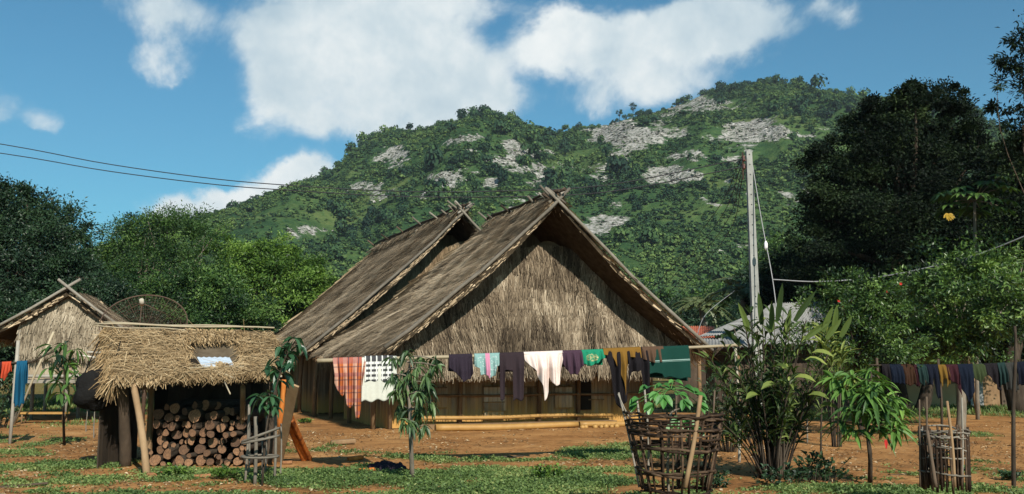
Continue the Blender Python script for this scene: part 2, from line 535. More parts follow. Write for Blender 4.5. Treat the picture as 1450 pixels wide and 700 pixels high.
for px, py, rx, ry, w in CLOUDS:
    a0, e0 = azel(px, py)
    s1 = nd(wt, 'ShaderNodeVectorMath', {0: uvw.outputs[0], 1: (a0, e0, 0)}, operation='SUBTRACT')
    s2 = nd(wt, 'ShaderNodeVectorMath', {0: s1.outputs[0], 1: (F / (rx * 1.25), F / (ry * 1.3), 0)}, operation='MULTIPLY')
    ln = nd(wt, 'ShaderNodeVectorMath', {0: s2.outputs[0]}, operation='LENGTH')
    mr = nd(wt, 'ShaderNodeMapRange', {'Value': ln.outputs['Value'], 'From Min': 0.1, 'From Max': 1.0, 'To Min': w, 'To Max': 0.0}, interpolation_type='SMOOTHSTEP')
    tot = mr.outputs[0] if tot is None else math_(wt, 'ADD', tot, mr.outputs[0])
tot = math_(wt, 'MINIMUM', tot, 1.0)
dens = math_(wt, 'ADD', tot, math_(wt, 'MULTIPLY', math_(wt, 'SUBTRACT', nz1.outputs['Fac'], .5), 2.7))
dens = math_(wt, 'MULTIPLY', dens, math_(wt, 'MINIMUM', math_(wt, 'MULTIPLY', tot, 6.0), 1.0))
cov = nd(wt, 'ShaderNodeMapRange', {'Value': dens, 'From Min': .07, 'From Max': .96, 'To Min': 0.0, 'To Max': .97}, interpolation_type='SMOOTHERSTEP')
shade = math_(wt, 'ADD', math_(wt, 'MULTIPLY', nz2.outputs['Fac'], .7), math_(wt, 'MULTIPLY', nz3.outputs['Fac'], .3))
CL = .84 / SKYS
ccol = ramp(wt, shade, [(.36, (.42, .54, .62)), (.47, (.60, .69, .73)), (.56, (.80, .84, .84)), (.66, (.92, .93, .91))])
cs = nd(wt, 'ShaderNodeVectorMath', {0: ccol, 1: (CL, CL, CL)}, operation='MULTIPLY')
# the Nishita blue, slightly greener as in tropical humid air
skc = nd(wt, 'ShaderNodeVectorMath', {0: sky.outputs[0], 1: (.66, 1.42, 1.56)}, operation='MULTIPLY')
skm = mixc(wt, cov.outputs[0], skc.outputs[0], cs.outputs[0])
wt.links.new(skm, bg.inputs['Color'])

# ================================================================== GROUND
def grass_mask(X, Y):
    """0 bare clay .. 1 grassed"""
    f = fbm(X * .42, Y * .62, 3, 4)
    g = fbm(X * 1.7, Y * 1.7, 9, 3)
    near = sstep(18.2, 14.0, Y) * .16
    far = sstep(30, 38, Y) * .35 + .3 * sstep(28, 31, Y) * sstep(6, 9, X)  # right-hand term adds grass to darken the ground in place of tree shade
    side = sstep(2.0, 5.0, X) * -.09
    houseclear = -.4 * sstep(20.5, 22, Y) * sstep(-9, -6, X) * sstep(6, 4, X)
    strip = .25 * np.exp(-((Y - 18.3) / .9) ** 2) * sstep(0.3, 1.2, X) * sstep(4.2, 3, X)
    return np.clip(sstep(.47, .62, f * .62 + g * .38 + near + far + side + houseclear + strip - .072), 0, 1)


def ground_z(X, Y):
    return (fbm(X * .5, Y * .5, 21, 3) - .5) * .05 * sstep(3, 6, Y) * sstep(60, 40, Y)


xs = np.concatenate([-np.geomspace(3000, 26, 26), np.arange(-25, 25.01, .2), np.geomspace(26, 3000, 26)])
ys = np.concatenate([-np.geomspace(400, 8, 12), np.arange(-6, 9, 1.0), np.arange(9, 34, .2), np.arange(34, 60, 1.0), np.geomspace(62, 4000, 26)])
GX, GY = np.meshgrid(xs, ys, indexing='ij')
gm = grass_mask(GX, GY)
mb = MB(); mb.grid(np.stack([GX, GY, ground_z(GX, GY)], -1), flip=True)
m, nt, b = newmat('clay_yard')
tcg = nd(nt, 'ShaderNodeTexCoord')
n1 = nd(nt, 'ShaderNodeTexNoise', {'Vector': tcg.outputs['Object'], 'Scale': .55, 'Detail': 8, 'Roughness': .62})
n2 = nd(nt, 'ShaderNodeTexNoise', {'Vector': tcg.outputs['Object'], 'Scale': 9.0, 'Detail': 8, 'Roughness': .7})
n3 = nd(nt, 'ShaderNodeTexVoronoi', {'Vector': tcg.outputs['Object'], 'Scale': 14.0})
clay = ramp(nt, math_(nt, 'ADD', math_(nt, 'MULTIPLY', n1.outputs['Fac'], .55), math_(nt, 'MULTIPLY', n2.outputs['Fac'], .45)),
            [(.36, (.14, .064, .024)), (.46, (.28, .132, .046)), (.55, (.38, .195, .072)), (.66, (.48, .285, .125))])
peb = nd(nt, 'ShaderNodeMapRange', {'Value': n3.outputs['Distance'], 'From Min': .02, 'From Max': .16, 'To Min': .55, 'To Max': 0.0})
n4 = nd(nt, 'ShaderNodeTexNoise', {'Vector': tcg.outputs['Object'], 'Scale': 3.0, 'Detail': 4})
pebm = math_(nt, 'MULTIPLY', peb.outputs[0], nd(nt, 'ShaderNodeMapRange', {'Value': n4.outputs['Fac'], 'From Min': .48, 'From Max': .62}).outputs[0])
clay = mixc(nt, pebm, clay, (.12, .062, .03))
n5 = nd(nt, 'ShaderNodeTexNoise', {'Vector': tcg.outputs['Object'], 'Scale': 1.6, 'Detail': 7, 'Roughness': .7, 'Distortion': .6})
damp = nd(nt, 'ShaderNodeMapRange', {'Value': n5.outputs['Fac'], 'From Min': .50, 'From Max': .66})
clay = mixc(nt, math_(nt, 'MULTIPLY', damp.outputs[0], .65), clay, (.11, .06, .026))
ga = nd(nt, 'ShaderNodeAttribute', attribute_name='grass')
gcol = ramp(nt, n2.outputs['Fac'], [(.3, (.035, .055, .015)), (.5, (.085, .10, .028)), (.7, (.2, .155, .05))])
gf = math_(nt, 'MULTIPLY', ga.outputs['Fac'], .72)
nt.links.new(mixc(nt, gf, clay, gcol), b.inputs['Base Color'])
b.inputs['Roughness'].default_value = .95; b.inputs['Specular IOR Level'].default_value = .08
hh = math_(nt, 'ADD', math_(nt, 'MULTIPLY', n2.outputs['Fac'], .7), math_(nt, 'MULTIPLY', pebm, .5))
bp = nd(nt, 'ShaderNodeBump', {'Strength': .7, 'Distance': .06, 'Height': hh})
nt.links.new(bp.outputs[0], b.inputs['Normal'])
ground = mb.build('ground', m, point_attrs={'grass': gm})
tag(ground, kind='structure')

# grass and low weeds
rng = np.random.default_rng(5)
mb = MB()


def grass_field(n, y0, y1, dens_pow, hmin, hmax, w, seed, broad):
    rng = np.random.default_rng(seed)
    Y = rng.uniform(y0, y1, n)
    X = rng.uniform(-1, 1, n) * (Y * .54 + .6)
    g = grass_mask(X, Y)
    k = rng.uniform(0, 1, n) < g ** dens_pow
    X, Y, g = X[k], Y[k], g[k]
    n = len(X)
    P = np.stack([X, Y, ground_z(X, Y) - .005], -1)
    pv = fbm(X * 1.1, Y * 1.1, 31, 3)
    hgt = rng.uniform(hmin, hmax, n) * (.45 + .75 * g) * (.5 + 1.0 * fbm(X * 2.3, Y * 2.3, 44, 2))
    th = rng.uniform(0, 2 * PI, n)
    A = np.stack([np.cos(th), np.sin(th), rng.uniform(.5, 1.6, n) if not broad else rng.uniform(.15, .9, n)], -1)
    N = rng.normal(0, .6, (n, 3)) + ([0, 0, 1] if broad else [0, -.4, .3])
    v = np.clip(.12 + .75 * pv + rng.normal(0, .16, n), 0, 1)
    if broad:
        P[:, 2] += rng.uniform(0, 1, n) * hgt * .8
        cards(mb, P, A, N, rng.uniform(.025, .06, n), rng.uniform(.018, .04, n), v)
    else:
        straws(mb, P, A, norm(np.cross(A, np.stack([-np.sin(th), np.cos(th), 0 * th], -1))), hgt, w, v, lift=hgt * .15)


grass_field(150000, 11.3, 17.0, 1.3, .02, .06, .009, 1, False)
grass_field(190000, 11.3, 17.5, 1.2, .02, .07, .01, 2, True)
grass_field(90000, 17.0, 24.0, 1.3, .02, .06, .012, 3, False)
grass_field(90000, 17.0, 24.0, 1.3, .02, .06, .01, 4, True)
grass_field(80000, 24.0, 45.0, 1.0, .05, .13, .025, 6, False)
tag(mb.build('grass', L_GRASS), 'low green grass and weeds over the orange clay yard', 'grass', kind='stuff')

rl = np.random.default_rng(55); n_ = 30000
Yl = 11.3 + 16 * rl.uniform(0, 1, n_) ** 1.3; Xl = rl.uniform(-1, 1, n_) * (Yl * .54 + .5)
kl = fbm(Xl * .8, Yl * .8, 77, 3) + .1 * rl.normal(0, 1, n_) > .5
Xl, Yl = Xl[kl], Yl[kl]; n_ = len(Xl); al = rl.uniform(0, 2 * PI, n_)
mb = MB(); cards(mb, np.stack([Xl, Yl, ground_z(Xl, Yl) + .006], -1), np.stack([np.cos(al), np.sin(al), rl.uniform(-.02, .35, n_)], -1), rl.normal(0, .3, (n_, 3)) + [0, 0, 1.0], .055 * np.exp(rl.normal(0, .4, n_)), .024 * np.exp(rl.normal(0, .3, n_)), rl.uniform(0, 1, n_))
tag(mb.build('leaf_litter', varmat('dry_litter', stops((.03, .018, .009), (.13, .075, .032), (.30, .20, .10), (.5, .4, .26)), 3, (1, 1, 1), .1, .9, 0, .1)), 'dry fallen leaves and straw bits scattered over the yard', 'litter', kind='stuff')

# ================================================================== HILL
YB, YR = 230.0, 800.0
SKYL = np.array([(-700, 520), (-300, 505), (-100, 490), (100, 440), (220, 380), (310, 331), (360, 312), (400, 288), (440, 266), (480, 250), (520, 228), (555, 212),
                 (580, 211), (610, 216), (640, 201), (690, 181), (725, 182), (750, 193), (770, 203), (800, 197), (850, 182), (890, 172),
                 (950, 155), (1000, 138), (1050, 126), (1100, 135), (1150, 147), (1200, 158), (1235, 175), (1300, 235), (1400, 310), (1600, 380), (1900, 440), (2400, 500)], float)
_sx = (SKYL[:, 0] - 725) / F * YR
_sz = np.array([at(px, py, YR)[2] for px, py in SKYL])


def hill_z(X, Y):
    H = np.interp(X * 1.0, _sx, _sz)
    v = (Y - YB) / (YR - YB)
    p = np.where(v <= 1, 1 - (1 - np.clip(v, 0, 1)) ** 1.12, 1 - (v - 1) * .9)
    p = p * sstep(-.05, .14, v) if False else p
    mid = np.clip(v, 0, 1) * np.clip(1 - v, 0, 1) * 4
    spur = (fbm(X / 120. + Y / 420., Y / 300., 51, 4) - .5) * 60 * mid
    spur = spur * np.clip(H / 160., .1, 1)
    spur += (1 - np.abs(fbm(X / 60. - Y / 260., Y / 190., 53, 4) - .5) * 6) * 6 * mid
    rough = (fbm(X / 16., Y / 16., 57, 4) - .5) * 5 * sstep(0, .2, v)
    foot = sstep(-.02, .12, v)
    return (H * np.clip(p, -.2, 1) + spur + rough) * foot - 2 * (1 - foot)


hx = np.arange(-860, 1000.1, 3.6); hy = np.concatenate([np.arange(212, 640, 3.6), np.arange(640, 860, 3.0), np.arange(870, 1250, 20)])
HX, HY = np.meshgrid(hx, hy, indexing='ij')
HZ_ = hill_z(HX, HY)
# bare limestone scree: where each patch lies on the slope (found once by sighting the slope)
def sight(px, py):
    r = ray(px, py)
    t = np.arange(235, 860, 1.0)
    X = r[0] / r[1] * t; Z = EYE + r[2] / r[1] * t
    k = np.nonzero(hill_z(X, t) >= Z)[0]
    return (X[k[0]], t[k[0]]) if len(k) else None


def proj(X, Y, Z):
    z = Z - EYE
    fw = Y * cP + z * sP; upv = -Y * sP + z * cP
    return 725 + F * X / fw, 350 - F * upv / fw


SCREE = [(555, 220, 32, 11, 1), (515, 266, 22, 12, .9), (628, 256, 30, 12, .9), (655, 246, 22, 8, .6), (736, 220, 46, 11, 1), (700, 232, 26, 8, .8), (738, 242, 40, 8, .95),
         (768, 260, 22, 11, .9), (800, 240, 30, 7, .5), (850, 243, 22, 7, .6), (885, 190, 55, 20, 1), (940, 182, 30, 12, .7), (945, 252, 46, 16, 1), (972, 220, 26, 8, .9),
         (1070, 185, 52, 17, .95), (1085, 178, 30, 10, .7), (1020, 148, 50, 12, .75), (960, 158, 46, 7, .8), (857, 322, 36, 15, .85), (1120, 285, 14, 14, .7),
         (1045, 207, 30, 7, .5), (430, 328, 34, 7, .8), (400, 338, 26, 8, .6), (1052, 350, 26, 6, .5), (1005, 358, 22, 5, .4), (1150, 187, 26, 6, .5), (640, 262, 30, 6, .5)]
ppx, ppy = proj(HX, HY, HZ_)
front = HY < YR + 5
sc = np.zeros_like(HX)
wx = (fbm(HX / 22., HY / 22., 61, 4) - .5) * 46; wy = (fbm(HX / 22., HY / 22., 67, 4) - .5) * 26
_rs = np.random.default_rng(41)
SCREE = SCREE + [(_rs.uniform(490, 1180), _rs.uniform(175, 300), _rs.uniform(9, 20), _rs.uniform(4, 8), _rs.uniform(.6, .9)) for _ in range(34)]
for px, py, rx, ry, w in SCREE:
    q = ((ppx + wx - px) / rx) ** 2 + ((ppy + wy - py) / ry) ** 2
    sc = np.maximum(sc, w * sstep(1.25, .55, q))
sc *= sstep(.27, .45, fbm(HX / 6., HY / 9., 71, 3) * .55 + .45 * fbm(HX / 30., HY / 30., 73, 2) + sc * .12) * front
hm, nt, b = newmat('hillside')
tch = nd(nt, 'ShaderNodeTexCoord')
h1 = nd(nt, 'ShaderNodeTexNoise', {'Vector': tch.outputs['Object'], 'Scale': .018, 'Detail': 8, 'Roughness': .6})
h2 = nd(nt, 'ShaderNodeTexNoise', {'Vector': tch.outputs['Object'], 'Scale': .22, 'Detail': 8, 'Roughness': .7})
green = ramp(nt, math_(nt, 'ADD', math_(nt, 'MULTIPLY', h1.outputs['Fac'], .6), math_(nt, 'MULTIPLY', h2.outputs['Fac'], .4)),
             [(.36, (.016, .040, .021)), (.46, (.032, .070, .027)), (.54, (.058, .102, .034)), (.66, (.115, .145, .05))])
h3 = nd(nt, 'ShaderNodeTexNoise', {'Vector': tch.outputs['Object'], 'Scale': .5, 'Detail': 6, 'Roughness': .75})
rock = ramp(nt, h3.outputs['Fac'], [(.38, (.05, .07, .04)), (.46, (.19, .19, .16)), (.55, (.36, .345, .32)), (.7, (.50, .48, .45))])
sa = nd(nt, 'ShaderNodeAttribute', attribute_name='scree')
h4 = nd(nt, 'ShaderNodeTexNoise', {'Vector': tch.outputs['Object'], 'Scale': .16, 'Detail': 7, 'Roughness': .7})
sfac = nd(nt, 'ShaderNodeMapRange', {'Value': math_(nt, 'ADD', h4.outputs['Fac'], math_(nt, 'MULTIPLY', sa.outputs['Fac'], .34)), 'From Min': .68, 'From Max': .75})
nt.links.new(mixc(nt, math_(nt, 'MULTIPLY', sfac.outputs[0], math_(nt, 'GREATER_THAN', sa.outputs['Fac'], .05)), green, rock), b.inputs['Base Color'])
b.inputs['Roughness'].default_value = 1; b.inputs['Specular IOR Level'].default_value = 0
bp = nd(nt, 'ShaderNodeBump', {'Strength': .8, 'Distance': 2.5, 'Height': h2.outputs['Fac']})
nt.links.new(bp.outputs[0], b.inputs['Normal'])
mb = MB(); mb.grid(np.stack([HX, HY, HZ_], -1), flip=True)
tag(mb.build('hill', hm, point_attrs={'scree': sc}), kind='structure')

# broken limestone lying on the scree
def scree_at0(X, Y):
    i = np.clip(((X - hx[0]) / 3.6).round().astype(int), 0, len(hx) - 1)
    j = np.clip(np.searchsorted(hy, Y), 0, len(hy) - 1)
    return sc[i, j]


rk = np.random.default_rng(88); n_ = 200000
Yk = rk.uniform(260, 800, n_); Xk = (rk.uniform(300, 1300, n_) - 725) / F * Yk
kk = scree_at0(Xk, Yk) * sstep(.35, .6, fbm(Xk / 5., Yk / 5., 19, 2)) > rk.uniform(.3, .95, n_)
Xk, Yk = Xk[kk], Yk[kk]; n_ = len(Xk)
octv = np.array([[1, 0, .1], [0, 1, .1], [-1, 0, .1], [0, -1, .1], [0, 0, .5]], float)
sz = np.minimum(.42 * np.exp(rk.normal(0, .5, n_)), 1.3)[:, None, None]
Vk = octv[None] * sz * rk.uniform(.5, 1.4, (n_, 5, 3)) + rk.normal(0, .22, (n_, 5, 3)) * sz; an = rk.uniform(0, 6.28, n_)[:, None]
Wk = np.stack([Vk[..., 0] * np.cos(an) - Vk[..., 1] * np.sin(an) + Xk[:, None], Vk[..., 0] * np.sin(an) + Vk[..., 1] * np.cos(an) + Yk[:, None], Vk[..., 2] + hill_z(Xk, Yk)[:, None]], -1)
fk = (np.arange(n_)[:, None, None] * 5 + np.array([[0, 1, 4], [1, 2, 4], [2, 3, 4], [3, 0, 4]])[None]).reshape(-1, 3)
mb = MB(); mb.add(Wk.reshape(-1, 3), fk, 0, np.repeat(np.clip(rk.normal(.5, .22, n_), 0, 1), 4))
tag(mb.build('rubble', varmat('limestone_rubble', stops((.05, .05, .04), (.20, .195, .17), (.36, .345, .315), (.50, .48, .45)), .5, (1, 1, 1), .2, 1, 0, 0)), 'pale broken limestone rubble on the bare patches of the hillside', 'rubble', kind='stuff')

# forest on the hill: shrubs and trees as leafy clumps
from math import floor
def clump_template(nq, seed, flat=.8, lobes=4, q0=.11, q1=.22):
    r = np.random.default_rng(seed)
    lc = rand_dir(r, lobes) * r.uniform(.25, .6, lobes)[:, None]; lc[:, 2] = np.abs(lc[:, 2]) * .8
    lr = r.uniform(.45, .75, lobes)
    k = r.integers(0, lobes, nq)
    d = rand_dir(r, nq); d[:, 2] = np.where(d[:, 2] < -.3, -d[:, 2], d[:, 2])
    P = (lc[k] + d * (lr[k] * r.uniform(.7, 1.1, nq))[:, None]) * [1, 1, flat] + [0, 0, .4]
    N = norm(d + r.normal(0, .4, (nq, 3)) + [0, -.1, .35])
    A = norm(np.cross(N, rand_dir(r, nq)))
    B = np.cross(N, A)
    s = r.uniform(q0, q1, nq)[:, None]
    V = np.stack([P - A * s, P + B * s * .8, P + A * s, P - B * s * .8], 1)
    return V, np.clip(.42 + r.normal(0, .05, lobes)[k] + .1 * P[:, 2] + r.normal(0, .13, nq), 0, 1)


def scree_at(X, Y):
    i = np.clip(((X - hx[0]) / 3.6).round().astype(int), 0, len(hx) - 1)
    j = np.clip(np.searchsorted(hy, Y), 0, len(hy) - 1)
    return sc[i, j]


def scatter(mb, n, size, seed, templ, thr, patch, zs=1.0, vshift=0.0, sc_ok=.25, ridge=False):
    r = np.random.default_rng(seed)
    Y = r.uniform(0, 1, n) ** .8 * (YR + 12 - 240) + 240
    X = (r.uniform(-340, 1480, n) - 725) / F * Y * (1.02)
    if ridge:
        Y = YR + r.uniform(-26, 8, n); X = (r.uniform(250, 1400, n) - 725) / F * YR
    dn = fbm(X / patch, Y / patch, seed + 5, 3)
    k = (dn > thr + r.uniform(-.06, .06, n)) & (scree_at(X, Y) < sc_ok + r.uniform(-.1, .25, n) ** 2)
    X, Y = X[k], Y[k]; n = len(X)
    Z = hill_z(X, Y)
    s = size * np.exp(r.normal(0, .3, n))
    th = r.uniform(0, 2 * PI, n)
    t = r.integers(0, len(templ), n)
    cv = r.normal(vshift, .15, n) + (fbm(X / 55., Y / 55., 91, 3) - .5) * .9
    for q in range(len(templ)):
        w = np.nonzero(t == q)[0]
        V, v = templ[q]
        c, sn = np.cos(th[w])[:, None, None], np.sin(th[w])[:, None, None]
        vx = V[None, ..., 0] * c - V[None, ..., 1] * sn; vy = V[None, ..., 0] * sn + V[None, ..., 1] * c
        S = s[w][:, None, None]
        hs = r.uniform(.8, 1.35, len(w))[:, None, None] * zs
        W = np.stack([vx * S + X[w][:, None, None], vy * S + Y[w][:, None, None], V[None, ..., 2] * S * hs + Z[w][:, None, None] - .2], -1)
        fc = np.arange(len(w) * len(V) * 4).reshape(-1, 4)
        mb.add(W.reshape(-1, 3), fc, 0, np.clip(v[None] + cv[w][:, None], 0, 1).ravel())


T_big = [clump_template(150, 100 + q, 1.0, 5) for q in range(6)]
T_small = [clump_template(34, 200 + q, .75, 3, .2, .36) for q in range(6)]
mb = MB()
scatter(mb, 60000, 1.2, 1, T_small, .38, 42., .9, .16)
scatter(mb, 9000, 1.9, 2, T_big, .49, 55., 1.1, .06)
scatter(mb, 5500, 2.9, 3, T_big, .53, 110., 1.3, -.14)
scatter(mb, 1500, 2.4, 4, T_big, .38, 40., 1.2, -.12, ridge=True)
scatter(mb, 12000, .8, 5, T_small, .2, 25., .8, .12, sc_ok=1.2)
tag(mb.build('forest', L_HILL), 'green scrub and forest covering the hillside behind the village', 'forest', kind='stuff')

# ================================================================== THATCH HELPERS
def roof_slope(mb, c00, c10, c01, c11, thick, sag, n, L, W, seed, vmean=.5, jit=.16, mats=(0, 1), droopy=.1, hole=None, rough=.0, fringe=1.0):
    """c00 ridge front, c10 ridge back, c01 eave front, c11 eave back"""
    rng = np.random.default_rng(seed)
    c00, c10, c01, c11 = (np.asarray(q, float) for q in (c00, c10, c01, c11))

    def S(a, b):
        a = np.asarray(a, float)[..., None]; b = np.asarray(b, float)[..., None]
        return (c00 * (1 - a) + c10 * a) * (1 - b) + (c01 * (1 - a) + c11 * a) * b
    nrm = norm(np.cross(c10 - c00 + 1e-6 + (c11 - c01), c01 - c00))
    if nrm[2] < 0: nrm = -nrm
    na, nb = 40, 26
    A, B = np.meshgrid(np.linspace(0, 1, na), np.linspace(0, 1, nb), indexing='ij')
    bump = (fbm(A * 9 + seed, B * 5, seed, 3) - .5) * .14

    def top(A, B):
        bb = (fbm(A * 9 + seed, B * 5, seed, 3) - .5) * (.14 + 3 * rough) + (rough > 0) * ((.5 - (B * 7 + .5 * fbm(A * 5, B * 0, seed + 8, 2)) % 1.0) * .07)
        o = -sag * np.sin(PI * B) + bb - droopy * np.clip((B - .9) / .1, 0, 1) ** 2
        return S(A, B) + nrm * np.asarray(o)[..., None]
    Tp = top(A, B)
    Bt = S(A, B) + nrm * (-sag * np.sin(PI * B) - thick)[..., None]
    flip = bool(np.cross(Tp[1, 0] - Tp[0, 0], Tp[0, 1] - Tp[0, 0])[2] < 0)
    mb.grid(Tp, mats[1], .5, True, flip=not flip)
    mb.grid(Bt, mats[1], .2, True, flip=flip)
    for e in ((slice(None), 0), (slice(None), -1), (0, slice(None)), (-1, slice(None))):
        mb.grid(np.stack([Tp[e], Bt[e]], 0), mats[1], .1, False)
    a = rng.uniform(0, 1, n); b = rng.uniform(-.02, 1, n) ** .9
    b = np.clip(b, 0, 1)
    if hole is not None:
        kp = ~((a > hole[0]) & (a < hole[1]) & (b > hole[2]) & (b < hole[3])); a, b = a[kp], b[kp]; n = len(a)
    P = top(a, b) + nrm * rng.uniform(-.02, .03, n)[:, None]
    Dn = norm(S(a, np.ones(n)) - S(a, np.zeros(n)))
    Al = norm(c10 - c00 + (c11 - c01))
    D = Dn + Al * rng.normal(0, jit, n)[:, None] + nrm * rng.normal(.02, .05, n)[:, None]
    row = (np.floor(b * 11) % 2) * .06
    v = np.clip(vmean + (fbm(a * 60, b * 4, seed + 3, 2) - .5) * .55 + (fbm(a * 7, b * 5, seed + 4, 3) - .5) * .7 + rng.normal(0, .15, n) + row - .03, 0, 1)
    straws(mb, P, D, np.broadcast_to(nrm, P.shape), L * rng.uniform(.5, 1.3, n), W * rng.uniform(.6, 1.5, n) * np.where(rng.uniform(0, 1, n) < .15, 1.8, 1), v, mats[0], lift=rng.uniform(-.01, .035 + rough, n))
    # ragged eave fringe
    k = n // 7
    a = rng.uniform(0, 1, k)
    P = S(a, np.ones(k) * .97) + nrm * (rng.uniform(-thick, .02, k))[:, None]
    D = Dn[:k] * .7 + np.array([0, 0, -.55]) + rng.normal(0, .16, (k, 3))
    straws(mb, P, D, np.broadcast_to(nrm, P.shape), fringe * L * rng.uniform(.3, .8, k), W * rng.uniform(.6, 1.4, k), np.clip(vmean - .05 + rng.normal(0, .2, k), 0, 1), mats[0])
    # verge ends
    k = n // 60
    for aa in (0.0, 1.0):
        b = rng.uniform(0, 1, k)
        P = S(np.full(k, aa), b) + nrm * (rng.uniform(-thick, .02, k) - sag * np.sin(PI * b))[:, None]
        D = Dn[:k] + Al * (-1 if aa == 0 else 1) * rng.uniform(0, .2, k)[:, None] + rng.normal(0, .1, (k, 3))
        straws(mb, P, D, np.broadcast_to(Al, P.shape), L * rng.uniform(.15, .45, k), W * rng.uniform(.6, 1.4, k), np.clip(vmean - .1 + rng.normal(0, .2, k), 0, 1), mats[0])


def hanging_thatch(mb, pos, out, smin, smax, zlo, zhi, n, L, W, seed, rows=.34, vmean=.5, mats=(0, 1), zhang=0.0):
    """pos(s,z) -> world point on the hanging surface; zhi(s) upper limit; zlo lower limit"""
    rng = np.random.default_rng(seed)
    s = rng.uniform(smin, smax, n * 2); z = rng.uniform(zlo, zhi(np.zeros(1))[0], n * 2)
    k = z < zhi(s) + .05
    s, z = s[k][:n], z[k][:n]; n = len(s)
    fr = ((z + .05 * np.sin(s * 3.1) + .06 * vnoise(s * 2.2, z * 0, seed)) / rows) % 1.0            # 0 at a row's lower edge
    P = pos(s, z) + out * (.02 + .05 * (1 - fr) + rng.uniform(0, .03, n))[:, None]
    side = norm(pos(np.array([1.0]), np.array([1.0])) - pos(np.array([0.0]), np.array([1.0])))[0]
    lean = (fbm(s * 1.3, z * 1.3, seed + 1, 2) - .5) * .7
    D = np.array([0, 0, -1.0]) + side * (lean + rng.normal(0, .13, n))[:, None] + out * rng.normal(.05, .07, n)[:, None]
    v = np.clip(vmean + (fbm(s * 14, z * 1.2, seed + 2, 2) - .5) * .6 + (fbm(s * 1.1, z * 1.3, seed + 4, 3) - .5) * .65 + rng.normal(0, .15, n) - .12 * fr, 0, 1)
    straws(mb, P, D, np.broadcast_to(out, P.shape), L * rng.uniform(.5, 1.35, n), W * rng.uniform(.6, 1.5, n), v, mats[0], lift=rng.uniform(-.03, .05, n))
    # underlay surface
    ss = np.linspace(smin, smax, 60); q = np.linspace(0, 1, 14)
    Z = zlo + (np.maximum(zhi(ss), zlo + .01) - zlo)[:, None] * q[None, :]
    mb.grid(pos(np.repeat(ss[:, None], 14, 1).ravel(), Z.ravel()).reshape(60, 14, 3), mats[1], .5)


def slat_wall(mb, p0, p1, z0, z1, w, seed, thick=.02, gap=.004, vmean=.45, vj=.13, out=None):
    rng = np.random.default_rng(seed)
    p0, p1 = np.asarray(p0, float), np.asarray(p1, float)
    L = np.linalg.norm((p1 - p0)[:2]); d = norm(p1 - p0); o = norm(np.cross(d, [0, 0, 1.0]))
    x = 0.0
    pan = rng.uniform(0, 1)
    while x < L - .01:
        ww = min(w * rng.uniform(.6, 1.4), L - x)
        if rng.uniform() < .14: pan = rng.uniform(0, 1)
        c = p0 + d * (x + ww / 2) + o * rng.normal(0, .004)
        mb.box([c[0], c[1], (z0 + z1) / 2 + rng.normal(0, .012)], (max(ww - gap, .01), thick, z1 - z0), [d, o, [0, 0, 1]], 0, np.clip(vmean + (pan - .5) * .28 + rng.normal(0, vj), 0, 1))
        x += ww


# ================================================================== THE TWO BIG THATCHED HOUSES
PHI = math.radians(22)
cF, sF = math.cos(PHI), math.sin(PHI)


class House:
    def __init__(self, A0): self.A0 = np.array(A0, float)

    def __call__(self, s, t, z):
        s, t, z = np.broadcast_arrays(np.asarray(s, float), np.asarray(t, float), np.asarray(z, float))
        return np.stack([self.A0[0] + s * cF - t * sF, self.A0[1] + s * sF + t * cF, z + 0 * s], -1)


OUT = np.array([sF, -cF, 0.0])      # facade outward normal


